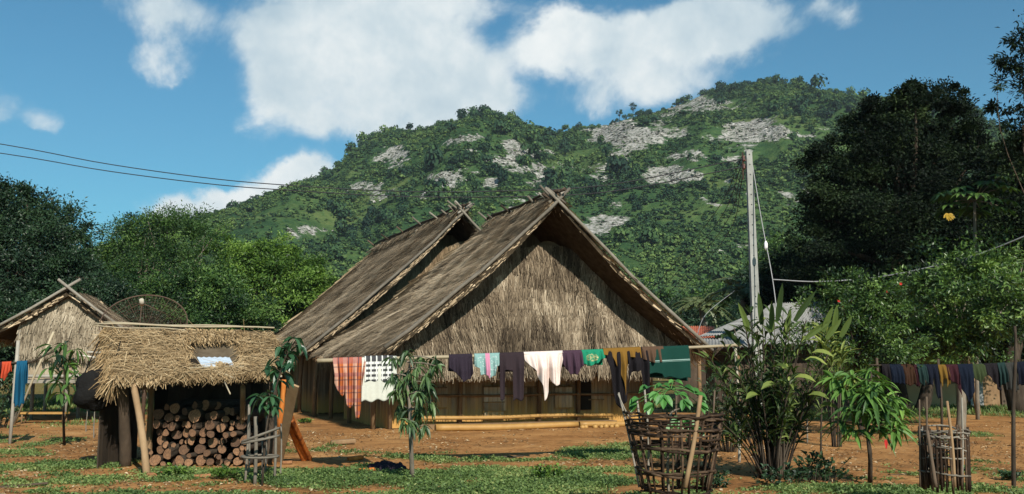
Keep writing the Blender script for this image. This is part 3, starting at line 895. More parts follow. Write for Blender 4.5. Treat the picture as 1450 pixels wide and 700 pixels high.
def big_house(name, label, A0, w, zA, zE, ridge, eave, gable_mat, n_roof, n_gab, seed, tg, tw, zlow, swall, pegs):
    H = House(A0)
    root = thing(name, label, 'house', H(0, tw, 0.0), 'long thatched houses with crossed ridge poles')
    rb = MB()
    zo = .06
    roof_slope(rb, H(0, 0, zA + zo), H(0, ridge, zA + zo - .1), H(-w, 0, zE), H(-w, eave, zE), .11, .20, int(n_roof * 2.1), .40, .022, seed, .5, rough=.05)
    roof_slope(rb, H(0, 0, zA + zo), H(0, ridge, zA + zo - .1), H(w, 0, zE), H(w, eave, zE), .11, .16, n_roof // 2, .6, .04, seed + 1, .48)
    if eave - ridge > 1:                                       # hipped rear end
        roof_slope(rb, H(0, ridge, zA - .04), H(.02, ridge, zA - .04), H(-w, eave, zE), H(w, eave, zE), .22, .1, n_roof // 5, .6, .045, seed + 2, .45)
    rng = np.random.default_rng(seed)
    k = 1500                                                   # ridge cap
    t = rng.uniform(-.05, ridge, k); sg = rng.choice([-1, 1], k)
    P = H(rng.normal(0, .03, k), t, zA + .15 + rng.normal(0, .02, k))
    D = np.array([cF, sF, 0]) * (sg * rng.uniform(.5, 1, k))[:, None] + np.array([0, 0, -.75]) + rng.normal(0, .15, (k, 3))
    straws(rb, P, D, np.broadcast_to([0, 0, 1.0], P.shape), rng.uniform(.3, .6, k), .035, np.clip(rng.normal(.4, .18, k), 0, 1), 0)
    roof = rb.build('roof', [M_ROOF, M_ROOFBASE], root)
    # ridge poles and pegs
    for q, (dz, ds) in enumerate(((.22, -.07), (.24, .09))):
        pb = MB(); pts = [H(ds + rng.normal(0, .02), tt, zA + dz + rng.normal(0, .02)) for tt in np.linspace(-.25, ridge + .1, 9)]
        pb.tube(pts, .035, 7, var=.25); pb.build('ridge_pole', M_DARKWOOD, roof)
    for q, (tt, ln) in enumerate(pegs):
        for sgn in (-1, 1):
            pb = MB(); a = H(-sgn * .22, tt + rng.normal(0, .05), zA - .06); bb = H(sgn * ln * .72, tt + rng.normal(0, .14), zA + ln * rng.uniform(.62, .8))
            pb.tube([a, (a + bb) / 2, bb], [.034, .038, .03], 7, var=rng.uniform(.1, .9), wob=.08); pb.build('ridge_peg', M_POLE if rng.uniform() < .5 else M_DARKWOOD, roof)
    # gable thatch
    slope = (zA - zE) / w

    def zh(s): return np.minimum(zA - .22 - np.abs(s) * slope, zA - .95 + .12 * np.sin(s * 5))

    def pos(s, z):
        s = np.asarray(s, float); z = np.asarray(z, float)
        flare = .5 * np.clip((zA - 1.2 - z) / (zA - 1.2 - zlow), 0, 1) + (fbm(s * .9, z * .9, seed + 9, 3) - .5) * .2
        fold = .20 * sstep(1.28, 1.34, s) * sstep(3.35 - (s - 1.3) * .5, 2.9 - (s - 1.3) * .5, z)
        fold = fold * sstep(3.0, 1.4, s)
        return H(s, tg - flare - fold, z)
    gb = MB()
    hanging_thatch(gb, pos, OUT, -w * .93, w * .93, zlow + .14, zh, int(n_gab * 1.7), .32, .018, seed + 3, vmean=.52)
    # fringe at the bottom
    k = n_gab // 9
    s = rng.uniform(-w * .93, w * .93, k)
    P = pos(s, zlow + .12 + rng.uniform(0, .2, k)) + OUT * rng.uniform(-.1, .06, k)[:, None]
    D = np.array([0, 0, -1.0]) + rng.normal(0, .18, (k, 3))
    straws(gb, P, D, np.broadcast_to(OUT, P.shape), rng.uniform(.15, .38, k), rng.uniform(.02, .045, k), np.clip(rng.normal(.55, .2, k), 0, 1), 0)
    gb.build('gable_thatch', [gable_mat, M_ROOFBASE], root)
    # verge poles along both gable edges
    for sgn, vv in ((-1, .3), (1, .5)):
        pb = MB()
        top_ = H(-sgn * .34, -.06 - .02 * sgn, zA + .30); bot = H(sgn * (w + .12), -.06 - .02 * sgn, zE - .06)
        pts = [top_ + (bot - top_) * q + np.array([0, 0, -.10 * math.sin(PI * q)]) + rng.normal(0, .012, 3) for q in np.linspace(0, 1, 9)]
        pb.tube(pts, np.linspace(.04, .05, 9), 7, var=vv); pb.build('verge_pole', M_POLE, root)
        pb = MB()
        top_ = H(-sgn * .3, .22, zA + .2); bot = H(sgn * (w + .02), .22, zE - .24)
        pb.tube([top_ + (bot - top_) * q for q in np.linspace(0, 1, 5)], .045, 7, var=.3); pb.build('rafter', M_DARKWOOD, root)
    # walls
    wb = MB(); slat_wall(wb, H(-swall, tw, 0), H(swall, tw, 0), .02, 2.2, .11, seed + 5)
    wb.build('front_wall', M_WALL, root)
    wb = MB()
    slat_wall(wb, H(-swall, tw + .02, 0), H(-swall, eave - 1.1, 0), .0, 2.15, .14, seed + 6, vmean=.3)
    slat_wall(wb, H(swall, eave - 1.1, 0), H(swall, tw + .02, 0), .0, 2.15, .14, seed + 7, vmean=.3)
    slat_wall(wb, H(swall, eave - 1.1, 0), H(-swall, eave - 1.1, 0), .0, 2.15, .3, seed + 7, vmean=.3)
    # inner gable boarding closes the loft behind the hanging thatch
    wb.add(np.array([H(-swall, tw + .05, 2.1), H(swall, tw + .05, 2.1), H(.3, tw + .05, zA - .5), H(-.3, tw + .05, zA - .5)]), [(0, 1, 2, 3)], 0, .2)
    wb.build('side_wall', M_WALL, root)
    return H, root, rng


H1, house1, rng = big_house('thatched_house', 'large thatched house nearest the yard with hanging grass gable above the washing', (1.106, 24, 0), 4.17, 5.55, 1.99, 4.75, 8.3,
                            M_GABLE, 17000, 26000, 11, 1.25, 2.25, 1.40, 3.55, [(.0, .42), (.28, .5), (.55, .36), (1.5, .38), (2.9, .42), (4.2, .36), (4.7, .46)])
H2, house2, _r = big_house('thatched_house', 'second thatched house partly hidden behind the front one with brown gable', (-1.59, 32, 0), 4.86, 6.48, 2.09, 11.6, 12.7,
                           M_GABLE2, 15000, 9000, 31, .95, 1.9, 1.5, 4.2, [(.0, .5), (.35, .55), (.8, .4), (1.6, .4), (2.6, .5), (4.6, .6), (6.8, .5), (9.0, .55), (11.4, .5)])
# front house details: rails, posts, panels, door, beams along the foot
def wbox(mb, s, t, z, ls, lt, lz, var=.5, mat=0):
    mb.box(H1(s, t, z), (ls, lt, lz), [[cF, sF, 0], [-sF, cF, 0], [0, 0, 1]], mat, var)


for s, v in ((-3.55, .4), (-1.75, .35), (.42, .2), (1.55, .25), (3.55, .4)):
    b_ = MB(); b_.tube([H1(s, 2.130, .0), H1(s + .02, 2.130, 1.1), H1(s, 2.140, 2.3)], .055, 8, var=v, wob=.04, seed=int(s * 9 + 50)); b_.build('wall_post', M_BROWNWOOD, house1)
for z, v in ((.80, .3), (1.62, .3)):
    b_ = MB(); b_.tube([H1(s, 2.100 + .004 * s, z + .012 * math.sin(s * 2)) for s in np.linspace(-3.6, 3.6, 9)], .032, 7, var=v); b_.build('wall_rail', M_BROWNWOOD, house1)
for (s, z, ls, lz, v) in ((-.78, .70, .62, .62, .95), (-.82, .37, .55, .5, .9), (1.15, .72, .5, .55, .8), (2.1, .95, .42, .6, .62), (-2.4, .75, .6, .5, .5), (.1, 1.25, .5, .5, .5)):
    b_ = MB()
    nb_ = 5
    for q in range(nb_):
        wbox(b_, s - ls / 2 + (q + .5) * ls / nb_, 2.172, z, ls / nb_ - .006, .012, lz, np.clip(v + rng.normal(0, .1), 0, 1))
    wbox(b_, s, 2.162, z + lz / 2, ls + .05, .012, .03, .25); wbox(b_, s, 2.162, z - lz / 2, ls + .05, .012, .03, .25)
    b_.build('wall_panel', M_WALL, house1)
b_ = MB(); wbox(b_, 1.55 + .22, 2.168, .86, .36, .02, .95); b_.build('wall_opening', M_DARK, house1)
for (z, t, r, s0, s1) in ((.255, 2.02, .05, -2.95, 2.5), (.075, 1.0, .08, -2.75, 1.0)):
    b_ = MB(); b_.tube([H1(s, t + .03 * math.sin(s), z + .012 * math.sin(s * 1.7)) for s in np.linspace(s0, s1, 16)], r * np.linspace(1.1, .85, 16), 9, var=.55, wob=.03, seed=4)
    b_.build('foot_beam', M_BAMBOOY, house1)
b_ = MB(); b_.tube([H1(s, 1.04, .075 + .012 * math.sin(s * 2)) for s in np.linspace(1.05, 2.5, 8)], .075, 9, var=.5, wob=.05, seed=5); b_.build('foot_beam', M_BAMBOOY, house1)
b_ = MB(); wbox(b_, -.3, 1.960, .05, 5.6, .40, .12, .45); b_.build('plinth', M_BROWNWOOD, house1)
for s in (-3.9, 3.9):
    for t in (2.4, 5.0, 7.4):
        b_ = MB(); b_.tube([H1(s, t, -.1), H1(s, t, 1.0), H1(s * .985, t, 2.15)], .06, 8, var=.35, wob=.04, seed=7); b_.build('eave_post', M_BROWNWOOD, house1)
for t in (.4, 3, 6, 9, 12):
    b_ = MB(); b_.tube([H2(-4.6, t, -.1), H2(-4.6, t, 1.0), H2(-4.5, t, 2.25)], .065, 8, var=.35, wob=.04, seed=7); b_.build('eave_post', M_BROWNWOOD, house2)
# clods at the foot beam
for q in range(7):
    c = H1(1.0 + q * .16 + rng.normal(0, .04), .78, .03)
    # small earth clods knocked loose
    b_ = MB(); r_ = rng.uniform(.035, .075)
    t_ = np.linspace(0, PI, 5)
    b_.tube([c + np.array([x_, 0, 0]) for x_ in -r_ * np.cos(t_)], np.maximum(r_ * np.sin(t_), .004), 7, wob=.12, seed=q, var=.6)
    tag(b_.build('earth_clod', M_BAMBOOY, None, origin=c), 'small ochre clod of earth lying against the right end of the foot beam', 'clod', 'clods by the foot beam')

# ================================================================== TREES
LT = 'trees behind the huts on the left'
RT = 'dark trees on the right'
def gbase(px, D, z=0.0):
    p = at(px, HZ, D); return np.array([p[0], D, z])


tree('broadleaf_tree', 'dark dense tree behind the small stilt hut', 'tree', gbase(20, 40), [ell(20, 360, 105, 95, 40, .9), ell(-30, 330, 80, 75, 40, .8), ell(75, 345, 55, 55, 40), ell(15, 290, 45, 35, 40), ell(30, 440, 110, 60, 40, .8), ell(100, 420, 60, 70, 39)],
     .14, 620, 150, L_DEEP, M_BARK, 101, .3, LT, vbase=.36)
tree('feathery_tree', 'loose feathery tree with open twigs between dark tree and bright tree', 'tree', gbase(205, 44), [ell(210, 390, 75, 75, 44), ell(190, 340, 45, 35, 44), ell(245, 330, 45, 35, 44), ell(150, 400, 45, 50, 44), ell(165, 370, 40, 40, 44)],
     .13, 400, 110, L_MID, M_TRUNKG, 103, .22, LT, vbase=.42, vclump=.18, asp=.4, clump=.2)
tree('slender_tree', 'tall wispy tree topping the left tree line', 'tree', gbase(250, 49), [ell(245, 312, 42, 24, 49), ell(285, 325, 48, 30, 49), ell(205, 318, 34, 24, 49), ell(170, 335, 26, 20, 49), ell(270, 380, 60, 60, 49)],
     .15, 130, 45, L_MID, M_TRUNKG, 107, .18, LT, vbase=.38, asp=.35, clump=.3)
tree('bright_tree', 'bright green bushy tree left of the thatched houses', 'tree', gbase(395, 52), [ell(400, 425, 72, 62, 52), ell(340, 410, 65, 68, 52), ell(430, 400, 40, 38, 52), ell(375, 370, 50, 36, 52), ell(310, 370, 40, 40, 52), ell(400, 362, 22, 16, 52)],
     .165, 300, 190, L_BRIGHT, M_BARK, 109, .28, LT, vbase=.5, vclump=.2, wobs=.16, rpow=.45)
tree('bushy_tree', 'mid green bushy tree behind the firewood shed', 'tree', gbase(260, 42), [ell(260, 440, 85, 60, 42), ell(200, 450, 70, 60, 42), ell(320, 450, 70, 55, 42)],
     .15, 240, 190, L_MID, M_BARK, 113, .22, LT, vbase=.42, wobs=.16, rpow=.45)
tree('bushy_tree', 'low leafy tree behind right half of the small stilt hut', 'tree', gbase(140, 37), [ell(140, 440, 55, 55, 37), ell(100, 470, 70, 60, 37), ell(180, 480, 60, 50, 37)],
     .13, 320, 120, L_DEEP, M_BARK, 117, .2, LT, vbase=.42)
tree('bushy_tree', 'shaded shrubby tree beside the left edge behind the blue cloth', 'tree', gbase(-15, 34), [ell(-15, 490, 60, 70, 34), ell(20, 480, 40, 60, 34), ell(-60, 450, 60, 70, 34)],
     .13, 320, 110, L_DEEP, M_BARK, 119, .2, LT, vbase=.3)
tree('bushy_tree', 'leafy tree just behind the rear of the second thatched house', 'tree', gbase(440, 56), [ell(450, 440, 55, 45, 56), ell(490, 450, 60, 45, 56), ell(410, 470, 60, 40, 56)],
     .24, 220, 60, L_MID, M_BARK, 121, .2, LT, vbase=.42)
tree('hedge_tree', 'low dark thicket tree beneath the bright tree', 'tree', gbase(350, 47), [ell(350, 495, 90, 45, 47, .6), ell(270, 500, 80, 45, 47, .6), ell(430, 500, 60, 40, 47, .6)],
     .2, 260, 60, L_DEEP, M_BARK, 127, .2, LT, vbase=.4)
# right
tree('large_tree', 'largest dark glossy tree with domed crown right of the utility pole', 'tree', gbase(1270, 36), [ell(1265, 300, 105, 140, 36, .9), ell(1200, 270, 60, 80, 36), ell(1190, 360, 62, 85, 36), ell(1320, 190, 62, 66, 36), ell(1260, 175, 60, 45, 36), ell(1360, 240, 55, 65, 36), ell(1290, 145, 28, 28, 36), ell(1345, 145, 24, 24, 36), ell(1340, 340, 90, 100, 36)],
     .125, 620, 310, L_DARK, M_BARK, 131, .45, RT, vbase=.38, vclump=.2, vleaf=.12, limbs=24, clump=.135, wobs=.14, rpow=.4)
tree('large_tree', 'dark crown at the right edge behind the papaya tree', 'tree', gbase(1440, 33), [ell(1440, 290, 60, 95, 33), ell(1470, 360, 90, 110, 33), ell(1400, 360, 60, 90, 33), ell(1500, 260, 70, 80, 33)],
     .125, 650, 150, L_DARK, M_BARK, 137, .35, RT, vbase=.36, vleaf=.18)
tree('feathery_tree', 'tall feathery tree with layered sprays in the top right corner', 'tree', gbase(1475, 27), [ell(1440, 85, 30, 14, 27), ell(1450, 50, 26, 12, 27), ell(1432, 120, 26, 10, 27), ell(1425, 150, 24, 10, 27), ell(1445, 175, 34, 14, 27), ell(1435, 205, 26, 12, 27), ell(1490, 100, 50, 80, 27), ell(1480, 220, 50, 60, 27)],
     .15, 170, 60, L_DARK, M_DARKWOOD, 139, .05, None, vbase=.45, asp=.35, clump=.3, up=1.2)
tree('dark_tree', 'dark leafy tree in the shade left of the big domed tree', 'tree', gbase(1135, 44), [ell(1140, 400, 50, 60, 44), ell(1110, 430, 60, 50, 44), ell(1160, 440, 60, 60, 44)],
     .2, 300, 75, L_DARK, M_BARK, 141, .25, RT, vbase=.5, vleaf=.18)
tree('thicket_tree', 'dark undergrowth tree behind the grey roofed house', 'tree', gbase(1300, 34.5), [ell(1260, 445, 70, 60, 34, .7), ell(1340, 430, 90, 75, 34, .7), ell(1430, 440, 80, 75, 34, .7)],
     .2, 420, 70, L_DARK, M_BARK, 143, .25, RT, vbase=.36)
tree('lychee_tree', 'light green leafy tree standing over the far washing line', 'fruit tree', gbase(1355, 25), [ell(1360, 425, 80, 62, 25, 1.5), ell(1370, 420, 110, 70, 29, .9), ell(1310, 440, 52, 52, 25, 1.4), ell(1410, 440, 55, 62, 25), ell(1350, 480, 75, 30, 25), ell(1380, 385, 45, 28, 25), ell(1290, 480, 40, 25, 25)],
     .13, 210, 150, L_LONGAN, M_TRUNKG, 149, .13, None, vbase=.46, vclump=.2, vleaf=.15, asp=.45, clump=.2, wobs=.22, rpow=.5)
hib = tree('hibiscus_bush', 'flowering bush with small red blooms in front of the grey roof', 'bush', gbase(1215, 22.5), [ell(1215, 420, 50, 35, 22.5), ell(1240, 440, 45, 45, 22.5), ell(1185, 445, 45, 40, 22.5), ell(1225, 490, 65, 40, 22.5), ell(1170, 480, 40, 40, 22.5)],
     .10, 190, 90, L_LONGAN, M_BARK, 151, .07, None, vbase=.42, asp=.4, clump=.2, wobs=.22, rpow=.5)
rng = np.random.default_rng(3)
for px, py in ((1182, 427), (1195, 435), (1158, 466), (1250, 412), (1275, 400)):
    fb = MB(); c = at(px, py, 21.9) + rng.normal(0, .03, 3)
    a = np.linspace(0, 2 * PI, 5, endpoint=False)
    leaves(fb, np.repeat(c[None], 5, 0), np.stack([np.cos(a), -.6 + 0 * a, np.sin(a)], -1), np.repeat([[0, -1.0, .1]], 5, 0), .042, .036, .1, .6, _OVAL)
    fb.build('flower', M_RED, hib)
# trees at the hill foot, seen right of the houses and over the roofs
for i, (px, D, py, rx, ry, lab) in enumerate((
        (960, 75, 455, 45, 35, 'dark round tree seen just above the right roof slope'), (1010, 82, 440, 45, 45, 'mid green tree at the hill foot left of the utility pole'),
        (1085, 70, 420, 40, 50, 'green tree at the hill foot right of the utility pole'), (915, 95, 430, 40, 30, 'small tree at the hill foot above the long right verge'),
        (1040, 64, 470, 60, 35, 'low tree behind the grey roof near the pole foot'), (1110, 90, 370, 40, 45, 'taller tree at the hill foot beside the big dark tree'))):
    tree('hill_foot_tree', lab, 'tree', gbase(px, D), [ell(px, py, rx, ry, D), ell(px - rx * .5, py + ry * .5, rx * .8, ry * .8, D), ell(px + rx * .5, py + ry * .4, rx * .8, ry * .8, D)],
         .3, 150, 55, [L_DEEP, L_MID][i % 2], M_BARK, 160 + i, .2, 'trees at the foot of the hill', vbase=.42)
# single trees standing out on the ridge line
for i, (px, py, hgt, lab) in enumerate(((896, 152, 9, 'lone dark tree standing on the skyline notch'), (877, 160, 6, 'thin lone tree left of the skyline tree'), (425, 262, 8, 'tall tree on the low left shoulder of the ridge'), (505, 236, 6, 'small ridge tree left of the pale rock patch'),
                                        (757, 182, 8, 'dark ridge tree right of the rounded hilltop'), (1201, 134, 8, 'ridge tree near the domed dark tree'), (1168, 138, 7, 'ridge tree on the falling right skyline'), (820, 178, 6, 'ridge tree above the left scree slopes'))):
    D = YR - 8; b0 = at(px, py, D); z0 = float(hill_z(b0[0:1], np.array([D]))[0])
    zc = max(z0 + hgt * .62, b0[2])
    tree('ridge_tree', lab, 'tree', (b0[0], D, z0), [(b0[0], D, zc, hgt * .42, hgt * .42, hgt * .36), (b0[0] + .8, D, zc + hgt * .2, hgt * .25, hgt * .25, hgt * .22)], 1.0, 16, 22, L_HILL, M_BARK, 180 + i, .3, 'trees on the ridge line', vbase=.2)


def papaya(name, label, base, top, nl, R, lmat, seed, leaf=.34, bunch=False, trunk=.06, cat='papaya tree'):
    rng = np.random.default_rng(seed)
    root = thing(name, label, cat, base)
    base, top = np.asarray(base, float), np.asarray(top, float)
    tb = MB(); tb.tube(spline([base - [0, 0, .1], (base + top) / 2 + rng.normal(0, .05, 3), top], 10), np.linspace(trunk, trunk * .7, 10), 8, var=.5)
    lb = MB()
    for k in range(nl):
        a = k * 2.4 + rng.uniform(-.2, .2); e = rng.uniform(-.35, .75)
        d = np.array([math.cos(a) * math.cos(e), math.sin(a) * math.cos(e), math.sin(e)])
        c = top + d * R * rng.uniform(.7, 1.05)
        tb.tube(spline([top, top + d * R * .5 + [0, 0, .08 * R], c], 5), np.linspace(.014, .006, 5), 5, var=.4)
        nlob = 8
        th = np.linspace(-2.4, 2.4, nlob)
        hd = norm(np.array([d[0], d[1], -.25])); sd = norm(np.cross(hd, [0, 0, 1.0]))
        A = hd * np.cos(th)[:, None] + sd * np.sin(th)[:, None]
        leaves(lb, np.repeat(c[None], nlob, 0), A, np.repeat([[hd[0] * .3, hd[1] * .3, 1.0]], nlob, 0), leaf * rng.uniform(.7, 1.1, nlob), leaf * .36, .35, np.clip(rng.normal(.5, .18) + rng.normal(0, .08, nlob), 0, 1), _LANCE)
    tb.build('trunk', M_TRUNKG, root); lb.build('crown', lmat, root)
    return root


pp = papaya('papaya_tree', 'slim papaya tree with spread leaves before the dark trees', gbase(1380, 29), at(1380, 285, 29), 26, 1.0, L_MID, 5, .42)
fb = MB(); c = at(1343, 303, 28.6)
leaves(fb, np.repeat(c[None], 6, 0), np.array([[.9, -.2, -.4], [-.9, -.2, -.4], [.5, -.5, -.7], [-.5, -.5, -.7], [.15, -.5, -.9], [-.2, -.4, -.9]]), np.repeat([[0, -1.0, .5]], 6, 0), .19, .10, .3, .5, _OVAL); fb.build('yellowed_leaf', M_BUNCH, pp)


def palm(label, base, top, nf, L, seed):
    rng = np.random.default_rng(seed)
    root = thing('palm_tree', label, 'palm', base, 'palms at the hill foot')
    tb = MB(); tb.tube(spline([np.asarray(base) - [0, 0, .2], (np.asarray(base) + top) / 2 + [.3, 0, 0], top], 10), np.linspace(.2, .13, 10), 8, var=.5); tb.build('trunk', M_TRUNKG, root)
    lb = MB()
    for k in range(nf):
        a = k * 2.4 + rng.uniform(-.2, .2); e = rng.uniform(-.1, 1.1)
        d = np.array([math.cos(a) * math.cos(e), math.sin(a) * math.cos(e), math.sin(e)])
        t = np.linspace(0, 1, 16)[:, None]
        pts = top + d * L * t + np.array([0, 0, -1.0]) * L * .62 * t ** 2.2
        lb.tube(pts, np.linspace(.03, .008, 16), 4, var=.6)
        q = rng.uniform(.1, 1, 60); P = np.stack([np.interp(q, t[:, 0], pts[:, i]) for i in range(3)], -1)
        T = norm(np.gradient(pts, axis=0)); T = np.stack([np.interp(q, t[:, 0], T[:, i]) for i in range(3)], -1)
        sd = norm(np.cross(T, [0, 0, 1.0])) * rng.choice([-1, 1], 60)[:, None]
        cards(lb, P, sd + T * .5 + [0, 0, -.35], np.cross(sd, T) + [0, 0, .3], L * .26 * (1.15 - q), .07, np.clip(rng.normal(.5, .2) + rng.normal(0, .12, 60), 0, 1))
    lb.build('crown', L_PALM, root)


palm('short palm with yellowish fronds left of the utility pole', gbase(992, 52), at(992, 432, 52), 22, 2.0, 1)
palm('palm with drooping grey fronds close behind the utility pole', gbase(1050, 44), at(1050, 412, 44), 22, 2.2, 2)

# ================================================================== UTILITY POLE AND WIRES
Yp = 30.0
ptop = at(1060, 214, Yp); pbot = np.array([at(1074, HZ, Yp)[0], Yp, -.3])
pole = thing('utility_pole', 'pale square concrete utility pole with a row of holes', 'utility pole', (pbot[0], Yp, 0))
pb = MB()
V = []
for c, hw in ((pbot, .14), (ptop, .085)):
    V += [c + np.array([x * hw, y * hw, 0]) for x, y in ((-1, -1), (1, -1), (1, 1), (-1, 1))]
pb.add(np.array(V), np.array([[0, 1, 5, 4], [1, 2, 6, 5], [2, 3, 7, 6], [3, 0, 4, 7], [4, 5, 6, 7]]), 0)
for q in np.linspace(.28, .985, 20):
    c = pbot + (ptop - pbot) * q; hw = .14 + (.085 - .14) * q
    th = np.linspace(0, 2 * PI, 8, endpoint=False)
    pb.add(np.stack([c[0] + .022 * np.cos(th), np.full(8, c[1] - hw - .003), c[2] + .022 * np.sin(th)], -1), [tuple(range(8))], 1)
pb.build('shaft', [M_CONC, M_HOLE], pole)
for q, dz in enumerate((.25, .5)):
    ib = MB(); c = ptop + np.array([-.17, -.05, -dz])
    ib.tube([c + [0, 0, -.09], c + [0, 0, -.03], c, c + [0, 0, .04], c + [0, 0, .09]], [.035, .05, .035, .05, .03], 10); ib.build('insulator', M_INS, pole)
ib = MB(); ib.beam(ptop + [-.2, -.05, -.05], ptop + [-.2, -.05, -.9], .04, .02); ib.beam(ptop + [-.2, -.05, -.3], ptop + [0, -.05, -.3], .04, .03); ib.build('rack_bracket', M_STEEL, pole)


def wire(name, label, pts, r, mat=None, n=40, cat='power line', group=None):
    b_ = MB(); P = spline(pts, n); b_.tube(P, r, 6, caps=False)
    o = b_.build(name, mat or M_WIRE, None, origin=P[0]); return tag(o, label, cat, group)


ta = ptop + [-.18, -.05, -.25]; tb2 = ptop + [-.18, -.05, -.5]
wire('power_line', 'upper of the two black wires crossing the blue sky', [at(-300, 158, 36), at(0, 204, 34.5), at(150, 232, 33.8), at(300, 253, 33), at(415, 263, 32.5), at(560, 271, 32), at(700, 271, 31.5), at(860, 262, 31), ta], .017)
wire('power_line', 'lower of the two black wires crossing the blue sky', [at(-300, 178, 36), at(0, 217, 34.5), at(150, 242, 33.8), at(300, 261, 33), at(415, 270, 32.5), at(560, 278, 32), at(700, 279, 31.5), at(860, 272, 31), tb2], .017)
for q in range(4):
    wire('service_wire', ['topmost', 'second', 'third', 'lowest'][q] + ' of the four thin wires fanning from the pole top down to the left', [ptop + [-.2, 0, -.15 - .22 * q], at(1010 + q * 6, 305 + q * 10, 38), at(915 + q * 9, 420 + q * 6, 50)], .012, cat='wire')
wire('guy_wire', 'steep stay wire dropping down the right side of the pole', [ptop + [.09, 0, -.3], at(1078, 310, 29.5), at(1094, 396, 29), at(1103, 470, 28.6), np.array([7.75, 28.2, 0])], .014, M_WIREG, cat='wire')
ib = MB(); c = at(1084.5, 348, 29.3); ib.tube([c + [0, 0, -.14], c + [0, 0, -.06], c + [0, 0, .06], c + [0, 0, .14]], [.02, .055, .055, .02], 9)
tag(ib.build('stay_insulator', M_INSW, None, origin=c), 'small white egg insulator on the stay wire', 'insulator')
wire('overhead_cable', 'pale cable slung level from the stay wire into the dark trees', [at(1094, 396, 29), at(1160, 399, 28.5), at(1240, 393, 28), at(1310, 380, 27), at(1380, 362, 26), at(1450, 335, 25), at(1540, 295, 24)], .018, M_WIREG, cat='cable')
wire('house_cable', 'pale cable slanting from the right verge up to the palms', [H1(4.0, .3, 2.1), at(1000, 445, 34), at(1040, 412, 40)], .010, M_WIREG, cat='cable')

# ================================================================== FAR HOUSES ON THE RIGHT
def corr_sheet(mb, a, b, c, d, n=60, amp=.02, mat=0):
    """corrugated sheet: a-b along the ridge, d-c along the eave"""
    a, b, c, d = (np.asarray(q, float) for q in (a, b, c, d))
    t = np.linspace(0, 1, n * 4 + 1); nr = norm(np.cross(b - a, d - a)); nr = nr if nr[2] > 0 else -nr
    w = (np.sin(t * n * 2 * PI) * amp)[:, None, None] * nr
    v = np.linspace(0, 1, 6)
    T = a + (b - a) * t[:, None]; Bm = d + (c - d) * t[:, None]
    P = T[:, None] * (1 - v)[None, :, None] + Bm[:, None] * v[None, :, None] + w
    mb.grid(P, mat, .5); mb.grid(P - nr * .012, mat, .5, flip=True)


gh = thing('grey_roofed_house', 'low house with grey corrugated roof right of the thatched house', 'house', gbase(1110, 34))
rb = MB()
corr_sheet(rb, at(1092, 430, 35), at(1230, 424, 37), at(1230, 487, 33.2), at(1022, 487, 31.5), 46, .025)
corr_sheet(rb, at(1092, 431, 35.1), at(1230, 424, 37.1), at(1260, 480, 41), at(1130, 482, 39), 40, .025)
rf = rb.build('roof', M_FIBRO, gh)
rb = MB(); corr_sheet(rb, at(1060, 447, 34.5), at(1085, 447, 34.5), at(1020, 474, 31.2), at(988, 477, 32), 8, .02)
rb.build('gable_sheet', M_FIBRO, gh)
rb = MB(); corr_sheet(rb, at(985, 479, 32), at(1048, 476, 31.5), at(1060, 491, 30), at(978, 493, 30.2), 16, .02); rb.build('porch_roof', M_FIBRO, gh)
wb = MB(); slat_wall(wb, gbase(1000, 32.5), gbase(1230, 34.2), 0, 2.2, .18, 5, vmean=.35); slat_wall(wb, gbase(1000, 38), gbase(1000, 32.5), 0, 2.2, .18, 6, vmean=.3)
wb.build('wall', M_DARKWOOD, gh)
for px in (990, 1045):
    b_ = MB(); p_ = gbase(px, 30.4); b_.tube([p_, p_ + [0, 0, 2.0]], .06, 8, var=.4); b_.build('porch_post', M_BROWNWOOD, gh)
rh = thing('red_roofed_house', 'house with rusty red sheet roof glimpsed beyond the right verge', 'house', gbase(995, 42))
rb = MB(); corr_sheet(rb, at(950, 462, 43), at(1012, 462, 43), at(1012, 479, 40), at(950, 482, 40), 22, .025); rb.build('roof', M_RUST, rh)
wb = MB(); slat_wall(wb, gbase(955, 40.5), gbase(1010, 40.5), 0, 2.6, .2, 9, vmean=.3); wb.build('wall', M_DARKWOOD, rh)
ph = thing('brown_house', 'brown walled house with pale door behind the far washing line', 'house', gbase(1330, 40))
wb = MB(); p0, p1 = gbase(1195, 38), gbase(1440, 38)
wb.box((p0 + p1) / 2 + [0, 2, 1.25], (p1[0] - p0[0], 4, 2.5)); wb.build('wall', M_BROWNWOOD, ph)
wb = MB(); pa, pb_2 = gbase(1371, 37.95), gbase(1389, 37.95); wb.box((pa + pb_2) / 2 + [0, 0, .95], (pb_2[0] - pa[0], .1, 1.9)); wb.build('door_panel', M_GREYWALL, ph)
wb = MB(); wb.box(((gbase(1265, 37.93) + gbase(1350, 37.93)) / 2) + [0, 0, .42], (gbase(1350, 38)[0] - gbase(1265, 38)[0], .12, .84)); wb.build('plinth', M_TANWALL, ph)
wb = MB(); corr_sheet(wb, at(1190, 440, 40), at(1450, 436, 40), at(1455, 470, 37), at(1185, 466, 37), 50, .025); wb.build('roof', M_TANWALL, ph)
b_ = MB(); c = gbase(1432, 37.95); b_.box(c + [0, 0, 1.05], (.9, .08, 2.1), None, 0); b_.build('door', M_DARKWOOD, ph)
for px, px2, lean, lab in ((1372, 1386, 1, 'thick leaning wooden post under the far washing line'), (1397, 1397, 0, 'upright wooden post behind the far washing line')):
    b_ = MB(); a = at(px, 520, 26); c = gp(px2, 588 if lean else 575)
    a = at(px, 505, c[1]); b_.tube(spline([c - [0, 0, .1], (a + c) / 2, a], 8), .09 if lean else .11, 9, var=.5, wob=.05); tag(b_.build('wooden_post', M_BROWNWOOD, None, origin=c), lab, 'post')

